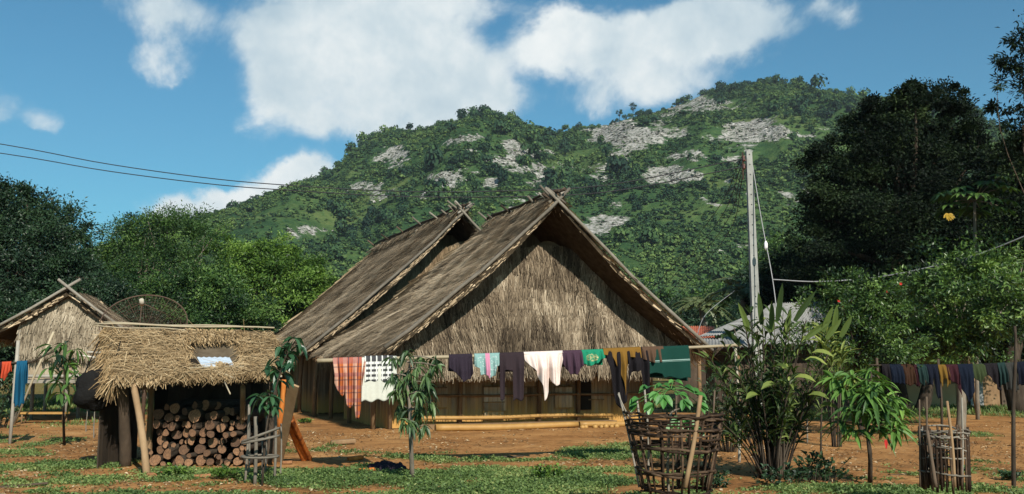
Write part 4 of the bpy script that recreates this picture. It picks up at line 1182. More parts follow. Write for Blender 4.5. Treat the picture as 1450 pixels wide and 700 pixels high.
# ================================================================== SATELLITE DISH
sd = thing('satellite_dish', 'large rusty mesh satellite dish behind the firewood shed', 'satellite dish', gbase(205, 24))
c0 = at(205, 470, 24); R = 58 * 24 / F
ax = norm(np.array([.12, -.55, .55])); e1 = norm(np.cross(ax, [0, 0, 1.0])); e2 = np.cross(e1, ax)
db = MB()
def dpt(r, th): return c0 + (e1 * math.cos(th) + e2 * math.sin(th)) * r * R + ax * (.30 * r * r * R)
for k in range(18): db.tube([dpt(r, k * 2 * PI / 18) for r in np.linspace(.06, 1, 7)], .0045, 5)
for r in (.12, .3, .48, .66, .84): db.tube([dpt(r, a) for a in np.linspace(0, 2 * PI, 37)], .003, 4, caps=False)
for k in range(72): db.tube([dpt(r, k * 2 * PI / 72) for r in np.linspace(.3, 1, 5)], .0022, 3, caps=False)
for r in np.linspace(.2, .98, 22): db.tube([dpt(r, a) for a in np.linspace(0, 2 * PI, 37)], .0022, 3, caps=False)
db.build('mesh_reflector', M_STEEL, sd)
db = MB(); db.tube([dpt(1.0, a) for a in np.linspace(0, 2 * PI, 49)], .014, 6, caps=False); db.build('rim', M_STEEL, sd)
fc = c0 + ax * R * .95
for k in range(3):
    db = MB(); db.tube([dpt(.75, .6 + k * 2 * PI / 3), fc], .009, 5); db.build('feed_strut', M_STEEL, sd)
db = MB(); db.tube([fc - ax * .06, fc + ax * .1], [.06, .05], 10); db.build('feed_horn', M_PALE, sd)
db = MB(); db.tube([gbase(205, 24.2), c0 + [0, .2, -.05]], .05, 8); db.build('mast', M_STEEL, sd)

# ================================================================== SMALL STILT HUT ON THE LEFT
hut = thing('stilt_hut', 'small thatched hut on stilts with crossed gable poles', 'hut', gbase(95, 28))
HA = at(99, 409, 27.2)
def hp(s, t, z): return np.array([HA[0] + s * .97 + t * -.24, HA[1] + s * .24 + t * .97, z])
hzA = HA[2]; hzE = hzA - 1.32
wl, wr = 2.05, 1.62
rb = MB()
roof_slope(rb, hp(0, 0, hzA), hp(0, 4.6, hzA), hp(-wl, 0, hzE + .08), hp(-wl, 4.6, hzE + .08), .14, .06, 3000, .45, .04, 71)
roof_slope(rb, hp(0, 0, hzA), hp(0, 4.6, hzA), hp(wr, 0, hzE + .1), hp(wr, 4.6, hzE + .1), .14, .06, 2000, .45, .04, 72)
rb.build('roof', [M_ROOF, M_ROOFBASE], hut)
gb = MB()
HO = norm(np.array([.24, -.97, 0]))
def hpos(s, z): return np.stack([hp(a, .3, q) for a, q in zip(np.ravel(s), np.ravel(z))])
hanging_thatch(gb, hpos, HO, -1.25, .95, hzA - 1.62, lambda s: hzA - .16 - np.abs(s) * .66, 4500, .32, .03, 73, rows=.3, vmean=.55)
gb.build('gable_thatch', [M_HUTTH, M_ROOFBASE], hut)
for a, c in ((hp(.28, -.12, hzA + .26), hp(-wl - .1, -.12, hzE + .02)), (hp(-.28, -.17, hzA + .24), hp(wr + .12, -.17, hzE + .02))):
    b_ = MB(); b_.tube([a, (a + c) / 2 + [0, 0, -.04], c], .038, 8, var=.6, wob=.05); b_.build('verge_pole', M_POLE, hut)
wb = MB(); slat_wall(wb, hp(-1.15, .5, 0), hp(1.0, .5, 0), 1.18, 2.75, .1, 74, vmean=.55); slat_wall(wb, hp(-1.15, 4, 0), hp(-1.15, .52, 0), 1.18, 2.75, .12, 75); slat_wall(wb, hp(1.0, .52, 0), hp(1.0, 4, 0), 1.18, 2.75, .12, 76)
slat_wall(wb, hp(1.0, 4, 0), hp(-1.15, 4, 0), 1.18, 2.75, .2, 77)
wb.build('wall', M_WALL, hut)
fb = MB(); fb.box(hp(0, 2.1, 1.12), (2.6, 4.3, .09), [[.97, .24, 0], [-.24, .97, 0], [0, 0, 1]], 0, .6)
for t in (.05, .2): fb.tube([hp(-1.3, t, 1.08 + t * .9), hp(1.35, t, 1.08 + t * .9)], .045, 7, var=.8)
fb.build('floor', M_POLE, hut)
for s in (-1.25, .0, 1.15):
    for t in (.25, 2.2, 4.0):
        b_ = MB(); top_ = 2.5 if s < -1 and t < 1 else 1.1
        b_.tube([hp(s, t, -.1), hp(s, t, top_ * .5), hp(s, t, top_)], .055, 8, var=.5); b_.build('stilt', M_POLE, hut)
for a, c, lab in ((gp(20, 602), at(76, 470, 26), 'long pale bamboo pole leaning on the stilt hut'),):
    b_ = MB(); b_.tube([a, (a + c) / 2 + [0, 0, .05], c], .03, 7, var=.9); tag(b_.build('leaning_pole', M_BAMBOO, None, origin=a), lab, 'pole')
bn = thing('bench', 'low plank bench of yellow board in front of the stilt hut', 'bench', gp(62, 600))
g0 = gp(62, 600); zb = at(62, 585, g0[1])[2]
b_ = MB(); b_.box(g0 + [0, 0, zb], (1.25, .28, .05), None, 0, .6); b_.build('seat', M_BAMBOOY, bn)
for dx in (-.55, .55):
    for dy in (-.1, .1):
        b_ = MB(); b_.tube([g0 + [dx, dy, -.02], g0 + [dx, dy, zb - .026]], .025, 7, var=.4); b_.build('leg', M_BROWNWOOD, bn)

# ================================================================== CLOTHS
def clothmat(name, c, kind=None, c2=None, c3=None, rough=.9):
    m, nt, b = newmat(name)
    uvn = nd(nt, 'ShaderNodeUVMap'); no = nd(nt, 'ShaderNodeTexNoise', {'Vector': uvn.outputs[0], 'Scale': 22.0, 'Detail': 5})
    sp = nd(nt, 'ShaderNodeSeparateXYZ', {0: uvn.outputs[0]})
    col = mixc(nt, math_(nt, 'MULTIPLY', no.outputs['Fac'], .55), c, [q * .6 for q in c])

    def stripe(ch, period, width, phase=0.0):
        f = math_(nt, 'FRACT', math_(nt, 'ADD', math_(nt, 'DIVIDE', sp.outputs[ch], period), phase))
        return math_(nt, 'LESS_THAN', f, width)
    if kind == 'plaid':
        col = mixc(nt, math_(nt, 'MULTIPLY', stripe(0, .15, .42), .8), col, c2)
        col = mixc(nt, math_(nt, 'MULTIPLY', stripe(1, .19, .3), .6), col, c3)
        col = mixc(nt, math_(nt, 'MULTIPLY', stripe(0, .15, .10, .5), .8), col, (.05, .04, .06))
        col = mixc(nt, math_(nt, 'MULTIPLY', stripe(1, .19, .10, .5), .55), col, (.05, .04, .06))
    if kind == 'check':
        d = math_(nt, 'MULTIPLY', stripe(1, .075, .5), math_(nt, 'SUBTRACT', 1.0, stripe(0, .085, .22)))
        col = mixc(nt, math_(nt, 'MULTIPLY', d, .95), col, c2)
        col = mixc(nt, math_(nt, 'MULTIPLY', stripe(0, .085, .14, .4), .5), col, c2)
    if kind == 'band':
        col = mixc(nt, math_(nt, 'MULTIPLY', stripe(1, .33, .04, .45), .8), col, c2)
        col = mixc(nt, math_(nt, 'MULTIPLY', stripe(1, .33, .02, .38), .6), col, c2)
    if kind == 'print':
        vo = nd(nt, 'ShaderNodeTexVoronoi', {'Vector': uvn.outputs[0], 'Scale': 75.0})
        dd = math_(nt, 'SUBTRACT', sp.outputs[0], .17); ee = math_(nt, 'SUBTRACT', sp.outputs[1], .09)
        rr = math_(nt, 'ADD', math_(nt, 'MULTIPLY', dd, dd), math_(nt, 'MULTIPLY', math_(nt, 'MULTIPLY', ee, ee), 2.5))
        no2 = nd(nt, 'ShaderNodeTexNoise', {'Vector': uvn.outputs[0], 'Scale': 34.0, 'Detail': 4, 'Distortion': 2.0})
        col = mixc(nt, math_(nt, 'MULTIPLY', math_(nt, 'LESS_THAN', rr, .009), nd(nt, 'ShaderNodeMapRange', {'Value': no2.outputs['Fac'], 'From Min': .45, 'From Max': .6}).outputs[0]), col, c2)
    if kind == 'specks':
        vo = nd(nt, 'ShaderNodeTexVoronoi', {'Vector': uvn.outputs[0], 'Scale': 34.0})
        col = mixc(nt, math_(nt, 'MULTIPLY', math_(nt, 'LESS_THAN', vo.outputs['Distance'], .3), .7), col, c2)
        col = mixc(nt, stripe(0, 5.0, .014, -.034), col, (.5, .2, .3))
    nt.links.new(col, b.inputs['Base Color'])
    b.inputs['Roughness'].default_value = rough; b.inputs['Specular IOR Level'].default_value = .12
    tr = nd(nt, 'ShaderNodeBsdfTranslucent'); nt.links.new(col, tr.inputs[0])
    mx = nd(nt, 'ShaderNodeMixShader', {0: .12}); nt.links.new(b.outputs[0], mx.inputs[1]); nt.links.new(tr.outputs[0], mx.inputs[2])
    nt.links.new(mx.outputs[0], nt.nodes['Material Output'].inputs['Surface'])
    return m


def cloth(name, label, cat, line, u0, u1, front, back, mat, seed, group, r=.03, folds=3.0, amp=.035, shift=0.0, pinch=0.0, nx=44, ny=26):
    """garment hung over a bar. line(u)->world point on the bar axis; front/back: [(x in 0..1, drop in metres)]"""
    rng = np.random.default_rng(seed)
    a, b = line(u0), line(u1)
    width = np.linalg.norm(b - a)
    xs_ = np.linspace(0, 1, nx)
    fl = np.interp(xs_, *zip(*front)) * (1 + .03 * np.sin(xs_ * 17 + seed)); bl = np.interp(xs_, *zip(*back))
    side = norm(b - a); dep = norm(np.cross(side, [0, 0, 1.0])) * -1.0        # towards the camera is -Y
    dep = dep if dep[1] < 0 else -dep
    rr = r + .006
    ph = rng.uniform(0, 6, 4)
    V = np.zeros((nx, 2 * ny + 5, 3)); UV = np.zeros((nx, 2 * ny + 5, 2))
    for i, x in enumerate(xs_):
        c = line(u0 + (u1 - u0) * x)
        q = []
        for j in range(ny): q.append(('b', bl[i] * (1 - j / ny)))
        for j in range(5): q.append(('t', PI * j / 4))
        for j in range(1, ny + 1): q.append(('f', fl[i] * j / ny))
        for j, (k, d) in enumerate(q):
            if k == 't':
                p = c + dep * (-math.cos(d) * rr) + np.array([0, 0, math.sin(d) * rr]); vv = 0
            else:
                g = min(1, d / .22)
                w = math.sin(x * folds * 2 * PI + ph[0] + d * 1.5) * .6 + math.sin(x * folds * 3.7 * PI + ph[1] - d * 2) * .3 + math.sin(x * 2.1 * PI + ph[2] + d * 5) * .25
                o = 1.7 * amp * (.15 + .85 * g) * w
                if k == 'f':
                    p = c + dep * (rr + .012 * g + o + amp * 1.5 * g)
                else:
                    p = c - dep * (rr + .012 * g + max(-o, -rr * .3))
                p = p + np.array([0, 0, -d]) - side * ((x - .5) * width * pinch * g) + side * shift * d
                vv = d
            V[i, j] = p; UV[i, j] = (x * width, vv if k != 'b' else -vv)
    mb = MB(); mb.grid(V, 0, .5)
    o = mb.build(name, mat, None, origin=a)
    me = o.data
    uvl = me.uv_layers.new(name='UVMap')
    li = np.zeros(len(me.loops), np.int32); me.loops.foreach_get('vertex_index', li)
    uvl.data.foreach_set('uv', UV.reshape(-1, 2)[li].astype(np.float32).ravel())
    so = o.modifiers.new('thickness', 'SOLIDIFY'); so.thickness = .004
    return tag(o, label, cat, group)


# main clothes line: long bamboo on two posts
LA, LB = at(449, 511, 14.9), at(1047, 489, 16.4)
def mline(u):                                     # u in photo columns
    t = (u - 449) / (1047 - 449)
    # follow the straight bar; perspective-correct parameter
    wA, wB = 1 / LA[1], 1 / LB[1]
    tt = (t * wB) / (wA * (1 - t) + t * wB) if False else (t / LA[1] * 0 + t)
    k = t * LA[1] / (LB[1] * (1 - t) + t * LA[1])
    return LA + (LB - LA) * k + np.array([0, 0, -.02 * math.sin(PI * k)])


cl = thing('clothes_line', 'long bamboo drying pole before the front house', 'clothes line', (mline(583)[0], mline(583)[1], 0))
b_ = MB(); b_.tube([mline(u) for u in np.linspace(449, 1050, 24)], .028 * np.linspace(1.15, .85, 24), 9, var=.6, wob=.02, seed=2)
b_.build('drying_pole', M_BAMBOO, cl)
for u, mt in ((581, M_BROWNWOOD), (1042, M_PALE)):
    p_ = mline(u); b_ = MB(); b_.tube(spline([[p_[0] + .02, p_[1] + .06, -.1], [p_[0] + .03, p_[1] + .06, p_[2] * .5], [p_[0], p_[1] + .06, p_[2] + .08]], 8), .025, 8, var=.4); b_.build('post', mt, cl)
GW = 'washing on the bamboo drying pole'
S = 15.2 / F                                         # metres per photo pixel at the line
def fr(*pts): return [(x, d * S) for x, d in pts]


C_PLAID = clothmat('orange_plaid', (.5, .13, .04), 'plaid', (.50, .32, .24), (.28, .10, .10))
C_CHECK = clothmat('black_white_check', (.68, .68, .64), 'check', (.03, .03, .035))
C_CREAM = clothmat('cream_quilt', (.62, .62, .54))
C_CHAR = clothmat('charcoal_purple', (.028, .02, .03))
C_TEAL = clothmat('pale_teal', (.22, .37, .35), 'specks', (.5, .55, .55))
C_TROUS = clothmat('dark_brown_trousers', (.033, .022, .026))
C_WHITE = clothmat('pinkish_white', (.78, .64, .58))
C_PURP = clothmat('dusty_purple', (.06, .032, .05))
C_GREEN = clothmat('emerald', (.015, .22, .12), 'print', (.5, .42, .2))
C_MUST = clothmat('mustard', (.2, .105, .02))
C_BROWN = clothmat('mid_brown', (.10, .058, .036))
C_BLACK = clothmat('black', (.012, .01, .012))
C_SARO = clothmat('dark_green_sarong', (.008, .045, .034), 'band', (.3, .42, .38))
C_BLUE = clothmat('bright_blue', (.01, .085, .16))
C_RED = clothmat('orange_red', (.5, .07, .03))
C_NAVY = clothmat('navy', (.006, .008, .016))  # far-line cloths from here on: shade is put into their darkened colours
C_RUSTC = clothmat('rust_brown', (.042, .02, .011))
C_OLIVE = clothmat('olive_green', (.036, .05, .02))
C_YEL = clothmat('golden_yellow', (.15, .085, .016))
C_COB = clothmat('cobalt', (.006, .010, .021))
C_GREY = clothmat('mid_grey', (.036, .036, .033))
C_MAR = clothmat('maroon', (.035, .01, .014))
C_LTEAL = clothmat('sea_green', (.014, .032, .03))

cloth('plaid_shirt', 'orange and white plaid shirt with uneven hanging tails', 'shirt', mline, 471, 518, fr((0, 30), (.1, 40), (.2, 48), (.28, 52), (.36, 44), (.42, 60), (.55, 68), (.62, 66), (.68, 60), (.72, 78), (.86, 80), (.9, 70), (.96, 30), (1, 18)), fr((0, 20), (1, 20)), C_PLAID, 1, GW, folds=3.5, amp=.05, pinch=.12, nx=60)
cloth('checked_towel', 'black and white checked cloth over the cream quilt', 'cloth', mline, 516, 556, fr((0, 30), (1, 30)), fr((0, 24), (1, 24)), C_CHECK, 2, GW, r=.042, folds=1.3, amp=.012)
cloth('cream_quilt', 'cream cloth hanging below the checked towel', 'cloth', mline, 512, 561, fr((0, 58), (.5, 57), (1, 56)), fr((0, 40), (1, 40)), C_CREAM, 3, GW, r=.030, folds=2.2, amp=.012)
cloth('charcoal_shirt', 'charcoal purple top slanting lower on its right', 'shirt', mline, 635, 668, fr((0, 16), (.25, 22), (.5, 31), (.6, 35), (.9, 32), (1, 24)), fr((0, 20), (1, 25)), C_CHAR, 4, GW, folds=2)
cloth('teal_shirt', 'small pale teal and white speckled top', 'shirt', mline, 671, 707, fr((0, 15), (.2, 17), (.22, 27), (.5, 28), (.55, 32), (.8, 29), (.82, 16), (1, 14)), fr((0, 12), (1, 12)), C_TEAL, 5, GW, folds=3, amp=.03)
cloth('dark_trousers', 'dark brown trousers with two narrow hanging legs', 'trousers', mline, 706, 741, fr((0, 20), (.03, 63), (.2, 62), (.22, 22), (.52, 22), (.55, 65), (.97, 64), (1, 20)), fr((0, 24), (1, 24)), C_TROUS, 6, GW, folds=2, amp=.02, nx=90)
cloth('white_shirt', 'pinkish white long sleeved shirt with one sleeve hanging lowest', 'shirt', mline, 741, 796, fr((0, 8), (.1, 16), (.3, 30), (.42, 44), (.5, 68), (.56, 66), (.62, 58), (.65, 34), (.7, 42), (.84, 46), (.93, 46), (.97, 24), (1, 10)), fr((0, 8), (.3, 25), (1, 20)), C_WHITE, 7, GW, folds=3.4, amp=.055, pinch=.1, nx=80)
cloth('purple_shirt', 'dusty purple shirt between the white shirt and the green top', 'shirt', mline, 795, 823, fr((0, 16), (.3, 30), (.7, 33), (1, 18)), fr((0, 20), (1, 22)), C_PURP, 8, GW, folds=3)
cloth('green_shirt', 'emerald green top with a small golden print', 'shirt', mline, 822, 855, fr((0, 16), (.25, 20), (.5, 19), (.7, 15), (1, 9)), fr((0, 18), (1, 20)), C_GREEN, 9, GW, folds=3.6, amp=.04)
cloth('black_trousers', 'long black trousers reaching lowest on the drying pole', 'trousers', mline, 857, 884, fr((0, 14), (.2, 40), (.45, 80), (.8, 82), (1, 70)), fr((0, 10), (1, 20)), C_BLACK, 10, GW, r=.03, folds=2)
cloth('mustard_trousers', 'mustard brown trousers tapering to a point', 'trousers', mline, 853, 906, fr((0, 5), (.22, 7), (.3, 20), (.42, 34), (.5, 46), (.56, 70), (.6, 26), (.64, 10), (1, 12)), fr((0, 8), (1, 18)), C_MUST, 11, GW, r=.040, folds=4, amp=.03, nx=80)
cloth('black_shirt', 'black shirt behind the mustard trousers', 'shirt', mline, 886, 915, fr((0, 60), (.1, 34), (.6, 30), (.8, 62), (1, 64)), fr((0, 20), (1, 24)), C_BLACK, 12, GW, r=.03, folds=2)
cloth('brown_cloth', 'mid brown cloth beside the dark green sarong', 'cloth', mline, 908, 938, fr((0, 14), (.5, 20), (1, 18)), fr((0, 20), (1, 20)), C_BROWN, 13, GW, r=.036, folds=3)
cloth('green_sarong', 'dark green sarong with a pale border line', 'sarong', mline, 912, 974, fr((0, 36), (.35, 36), (.4, 42), (1, 46)), fr((0, 40), (1, 50)), C_SARO, 14, GW, r=.03, folds=1.4, amp=.02)

# far clothes line on the right
RA, RB = at(1238, 517, 21.5), at(1480, 512, 22.0)
def rline(u):
    t = (u - 1238) / 242.0; k = t * RA[1] / (RB[1] * (1 - t) + t * RA[1])
    return RA + (RB - RA) * k + np.array([0, 0, -.05 * math.sin(PI * k)])


cl2 = thing('clothes_line', 'far washing line strung under the light green tree', 'clothes line', (rline(1330)[0], 21.7, 0))
b_ = MB(); b_.tube([rline(u) for u in np.linspace(1230, 1490, 16)], .014, 6, var=.3); b_.build('rope', M_DARKWOOD, cl2)
for u in (1243, 1330, 1470):
    p_ = rline(u); b_ = MB(); b_.tube([[p_[0], p_[1] + .05, -.1], [p_[0] + .03, p_[1] + .05, .8], [p_[0], p_[1] + .05, p_[2] + .15]], .028, 7, var=.4); b_.build('post', M_DARKWOOD, cl2)
S = 21.7 / F
GR = 'washing on the far line'
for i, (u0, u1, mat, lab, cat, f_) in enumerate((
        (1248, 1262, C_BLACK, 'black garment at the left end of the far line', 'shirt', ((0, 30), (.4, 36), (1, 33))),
        (1259, 1277, C_COB, 'shade-darkened blue edged garment next to the rust brown cloth', 'shirt', ((0, 24), (1, 26))),
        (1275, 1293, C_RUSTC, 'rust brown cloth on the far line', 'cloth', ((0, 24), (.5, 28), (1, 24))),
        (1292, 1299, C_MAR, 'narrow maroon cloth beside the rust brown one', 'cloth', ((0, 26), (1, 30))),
        (1297, 1310, C_LTEAL, 'shade-darkened sea green top ragged at the hem', 'shirt', ((0, 22), (.5, 28), (.6, 16), (1, 26))),
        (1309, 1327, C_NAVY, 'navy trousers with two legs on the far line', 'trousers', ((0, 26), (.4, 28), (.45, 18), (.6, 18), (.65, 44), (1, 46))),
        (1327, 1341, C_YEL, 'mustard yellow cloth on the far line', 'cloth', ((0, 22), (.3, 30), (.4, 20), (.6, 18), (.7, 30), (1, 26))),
        (1338, 1357, C_MAR, 'dark maroon shirt between the yellow cloth and the large shade-darkened blue shirt', 'shirt', ((0, 18), (.3, 22), (.7, 26), (1, 42))),
        (1355, 1376, C_COB, 'large shade-darkened blue shirt with long tails on the far line', 'shirt', ((0, 26), (.4, 46), (.6, 50), (1, 34))),
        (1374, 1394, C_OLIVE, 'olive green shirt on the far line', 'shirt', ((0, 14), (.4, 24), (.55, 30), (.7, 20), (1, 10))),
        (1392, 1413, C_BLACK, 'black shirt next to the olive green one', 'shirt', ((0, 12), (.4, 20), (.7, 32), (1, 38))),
        (1411, 1422, C_LTEAL, 'narrow shade-darkened sea green cloth right of the black shirt', 'cloth', ((0, 30), (1, 26))),
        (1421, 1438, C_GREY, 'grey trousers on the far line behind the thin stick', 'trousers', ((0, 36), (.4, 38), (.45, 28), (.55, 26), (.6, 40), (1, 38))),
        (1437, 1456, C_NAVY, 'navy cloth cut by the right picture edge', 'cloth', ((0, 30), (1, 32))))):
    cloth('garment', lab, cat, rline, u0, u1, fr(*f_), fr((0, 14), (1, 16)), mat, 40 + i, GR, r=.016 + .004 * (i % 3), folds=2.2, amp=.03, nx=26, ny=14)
# left clothes line
QA, QB = at(-20, 516, 20.2), at(58, 512, 20.4)
def qline(u): return QA + (QB - QA) * ((u + 20) / 78.0)


cl3 = thing('clothes_line', 'short washing pole at the left edge before the stilt hut', 'clothes line', (qline(18)[0], 20.3, 0))
b_ = MB(); b_.tube([qline(u) for u in np.linspace(-30, 44, 8)] + [at(64, 503, 20.4), at(80, 496, 20.5)], .022, 7, var=.3); b_.build('drying_pole', M_DARKWOOD, cl3)
for u in (20, -24):
    p_ = qline(u); b_ = MB(); b_.tube([[p_[0] - .02, p_[1] + .05, -.1], [p_[0], p_[1] + .05, .8], [p_[0] + .03, p_[1] + .05, p_[2] + .45]], .035, 8, var=.8); b_.build('post', M_POLE, cl3)
S = 20.3 / F
cloth('blue_cloth', 'bright blue cloth hanging long on the left washing pole', 'cloth', qline, 24, 39, fr((0, 58), (.5, 62), (1, 56)), fr((0, 30), (1, 30)), C_BLUE, 61, 'washing on the left pole', r=.024, folds=2.4, amp=.03)
cloth('red_cloth', 'orange red cloth left of the bright blue one', 'cloth', qline, 3, 16, fr((0, 18), (.5, 24), (1, 10)), fr((0, 14), (1, 12)), C_RED, 62, 'washing on the left pole', r=.024)
cloth('dark_garment', 'dark maroon garment at the very left edge', 'shirt', qline, -18, 3, fr((0, 40), (.5, 48), (.8, 30), (1, 22)), fr((0, 14), (1, 12)), C_MAR, 63, 'washing on the left pole', r=.024)

# ================================================================== FIREWOOD SHED
SD = 15.4
shed = thing('firewood_shed', 'open firewood shed with shaggy straw roof and bamboo ridge', 'shed', gbase(270, SD))
r0, r1 = at(150, 465, 16.3), at(388, 471, 16.5)
e0, e1 = at(162, 536, 15.05), at(392, 530, 15.25)
rb = MB()
HOLE = (.47, .80, .12, .72)
roof_slope(rb, r0, r1, e0, e1,   .08, .03, 11000, .22, .012, 301, .5, jit=.3, fringe=.75, droopy=.03, hole=(.49, .77, .14, .70))
rz = np.random.default_rng(9); kz = 900; az_ = rz.uniform(.47, .79, kz); bz_ = rz.uniform(.02, .30, kz)
Pz = (r0 + (r1 - r0) * az_[:, None]) * (1 - bz_)[:, None] + (e0 + (e1 - e0) * az_[:, None]) * bz_[:, None] + [0, -.03, .05]
straws(rb, Pz, norm(e0 - r0) + rz.normal(0, .2, (kz, 3)), np.broadcast_to([0, -.6, .8], Pz.shape), rz.uniform(.1, .2, kz), .015, np.clip(rz.normal(.5, .2, kz), 0, 1), 0)
b0_, b1_ = r0 + [0, 1.3, -.85], r1 + [0, 1.3, -.85]
roof_slope(rb, r0, r1, b0_, b1_, .12, .03, 2500, .34, .018, 302, .5, jit=.3)
rng = np.random.default_rng(77)
k = 2200                                                  # loose tangled stalks on the front slope
a = rng.uniform(0, 1, k); bq = rng.uniform(.05, 1, k)
kp = ~((a > .40) & (a < .85) & (bq > .15) & (bq < .78)); a, bq = a[kp], bq[kp]; k = len(a)
P = (r0 + (r1 - r0) * a[:, None]) * (1 - bq)[:, None] + (e0 + (e1 - e0) * a[:, None]) * bq[:, None]
nS = norm(np.cross(r1 - r0, e0 - r0)); nS = nS if nS[2] > 0 else -nS
P = P + nS * rng.uniform(.02, .07, k)[:, None]
D = norm(e0 - r0) * rng.uniform(-.1, 1, k)[:, None] + norm(r1 - r0) * rng.normal(0, .9, k)[:, None] + nS * rng.normal(.02, .08, k)[:, None]
straws(rb, P, D, np.broadcast_to(nS, P.shape), rng.uniform(.12, .4, k), rng.uniform(.005, .011, k), np.clip(rng.normal(.6, .22, k), 0, 1), 0, lift=.02)
# ragged left end hanging down
k = 900
bq = rng.uniform(0, 1, k); P = r0 + (e0 - r0) * bq[:, None] + rng.normal(0, .03, (k, 3)) + [-.02, 0, -.03]
straws(rb, P, np.array([-.25, 0, -1.0]) + rng.normal(0, .3, (k, 3)), np.broadcast_to([0, -1.0, 0], P.shape), rng.uniform(.1, .4, k), .014, np.clip(rng.normal(.4, .2, k), 0, 1), 0)
roof = rb.build('roof', [M_SHEDTH, M_ROOFBASE], shed)
for q, (dz, dy, x0, x1, r) in enumerate(((.07, -.06, -.18, .02, .017), (.09, .05, -.06, -.35, .019), (.03, -.16, -.15, -1.2, .013))):
    b_ = MB(); a = r0 + [x0, dy, dz]; c = r1 + [x1, dy, dz]
    b_.tube([a + (c - a) * t + [0, 0, .012 * math.sin(t * 9 + q)] for t in np.linspace(0, 1, 10)], r * .8, 7, var=.7, wob=.05); b_.build('ridge_pole', M_BAMBOO, roof)
for q, bq in enumerate((.30, .62, .9)):                    # battens poking out at the ends
    b_ = MB(); a = r0 + (e0 - r0) * bq - nS * .12 + [-.2 + .05 * q, 0, 0]; c = r1 + (e1 - r1) * bq - nS * .12 + [.28 - .1 * q, 0, 0]
    b_.tube([a, (a + c) / 2, c], .014, 6, var=.8); b_.build('batten', M_PALE, roof)
# corrugated patch let into the thatch, with a dark gap at its left
def onroof(px, py, lift):
    r = ray(px, py); o = np.array([0, 0, EYE]); t = np.dot(r0 + nS * lift - o, nS) / np.dot(r, nS); return o + r * t


b_ = MB(); corr_sheet(b_, onroof(279, 506, .085), onroof(325, 506, .085), onroof(333, 521, .085), onroof(287, 521, .085), 6, .008); b_.build('metal_patch', M_ZINC, roof)
b_ = MB(); q4 = [onroof(269, 508, .07), onroof(284, 508, .07), onroof(290, 521, .07), onroof(272, 521, .07)]
b_.add(np.array(q4), [(0, 1, 2, 3)], 0); b_.build('roof_gap', M_DARK, roof)
for (a, c) in ((onroof(268, 521, .10), onroof(345, 519, .10)), (onroof(303, 524, .09), onroof(333, 536, .09)), (onroof(318, 541, .06), onroof(326, 558, .06))):
    b_ = MB(); b_.tube([a, (a + c) / 2, c], .011, 6, var=.8); b_.build('loose_cane', M_BAMBOO, roof)


def post(name, a, c, r, mat, var=.5, parent=shed, wob=.05, seed=1):
    b_ = MB(); a, c = np.asarray(a, float), np.asarray(c, float)
    b_.tube(spline([a - [0, 0, .08], (a + c) / 2 + np.array([.015, 0, 0]), c], 8), np.linspace(r, r * .85, 8), 9, var=var, wob=wob, seed=seed); return b_.build(name, mat, parent)


post('post', gp(209, 672), at(189, 545, 15.0), .055, M_BROWNWOOD, .75)
post('post', gp(178, 660), at(172, 540, 15.3), .095, M_DARKWOOD, .5, seed=2)
post('post', gp(160, 652), at(148, 540, 15.8), .08, M_DARKWOOD, .4, seed=3)
post('post', [at(216, 500, 16.3)[0], 16.3, 0], at(216, 480, 16.3), .05, M_BROWNWOOD, .6, seed=4)
post('post', gp(339, 652), at(344, 548, 15.4), .045, M_BROWNWOOD, .5, seed=5)
post('post', [at(385, 500, 16.4)[0], 16.4, 0], at(388, 480, 16.4), .05, M_DARKWOOD, .5, seed=6)
b_ = MB(); a = gp(392, 654); c = at(416, 545, 15.3); b_.beam(a - [0, 0, .05], c, .17, .035, 0, .8, up=(0, -1, 0)); b_.build('plank_post', M_BROWNWOOD, shed)
post('brace', at(395, 600, 15.3), at(402, 538, 15.2), .042, M_ORANGE, .5, seed=8)
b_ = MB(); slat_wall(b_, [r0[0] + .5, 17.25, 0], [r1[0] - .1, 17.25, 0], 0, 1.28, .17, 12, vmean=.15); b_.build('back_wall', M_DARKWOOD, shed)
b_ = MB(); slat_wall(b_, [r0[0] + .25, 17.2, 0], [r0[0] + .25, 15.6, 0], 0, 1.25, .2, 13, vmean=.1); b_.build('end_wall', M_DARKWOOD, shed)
M_LOGCUT, nt, b = newmat('log_end_grain')
tcl = nd(nt, 'ShaderNodeTexCoord'); mpl = nd(nt, 'ShaderNodeMapping', {'Vector': tcl.outputs['Object'], 'Scale': (1, .01, 1)})
lnl = nd(nt, 'ShaderNodeVectorMath', {0: mpl.outputs[0]}, operation='LENGTH')
ringn = nd(nt, 'ShaderNodeTexNoise', {'Vector': mpl.outputs[0], 'Scale': 3.0, 'Detail': 6, 'Roughness': .7})
rings_ = math_(nt, 'SINE', math_(nt, 'ADD', math_(nt, 'MULTIPLY', lnl.outputs['Value'], 46.0), math_(nt, 'MULTIPLY', ringn.outputs['Fac'], 9.0)))
oi = nd(nt, 'ShaderNodeObjectInfo')
fl_ = math_(nt, 'ADD', math_(nt, 'ADD', math_(nt, 'MULTIPLY', rings_, .10), math_(nt, 'MULTIPLY', ringn.outputs['Fac'], .55)), math_(nt, 'MULTIPLY', oi.outputs['Random'], .40), True)
cl_c = ramp(nt, fl_, stops((.02, .011, .007), (.09, .047, .025), (.24, .125, .062), (.46, .28, .15)))
crk = nd(nt, 'ShaderNodeTexVoronoi', {'Vector': mpl.outputs[0], 'Scale': 1.6}, feature='DISTANCE_TO_EDGE')
cl_c = mixc(nt, math_(nt, 'MULTIPLY', math_(nt, 'LESS_THAN', crk.outputs['Distance'], .03), .8), cl_c, (.02, .012, .008))
nt.links.new(cl_c, b.inputs['Base Color']); b.inputs['Roughness'].default_value = .9
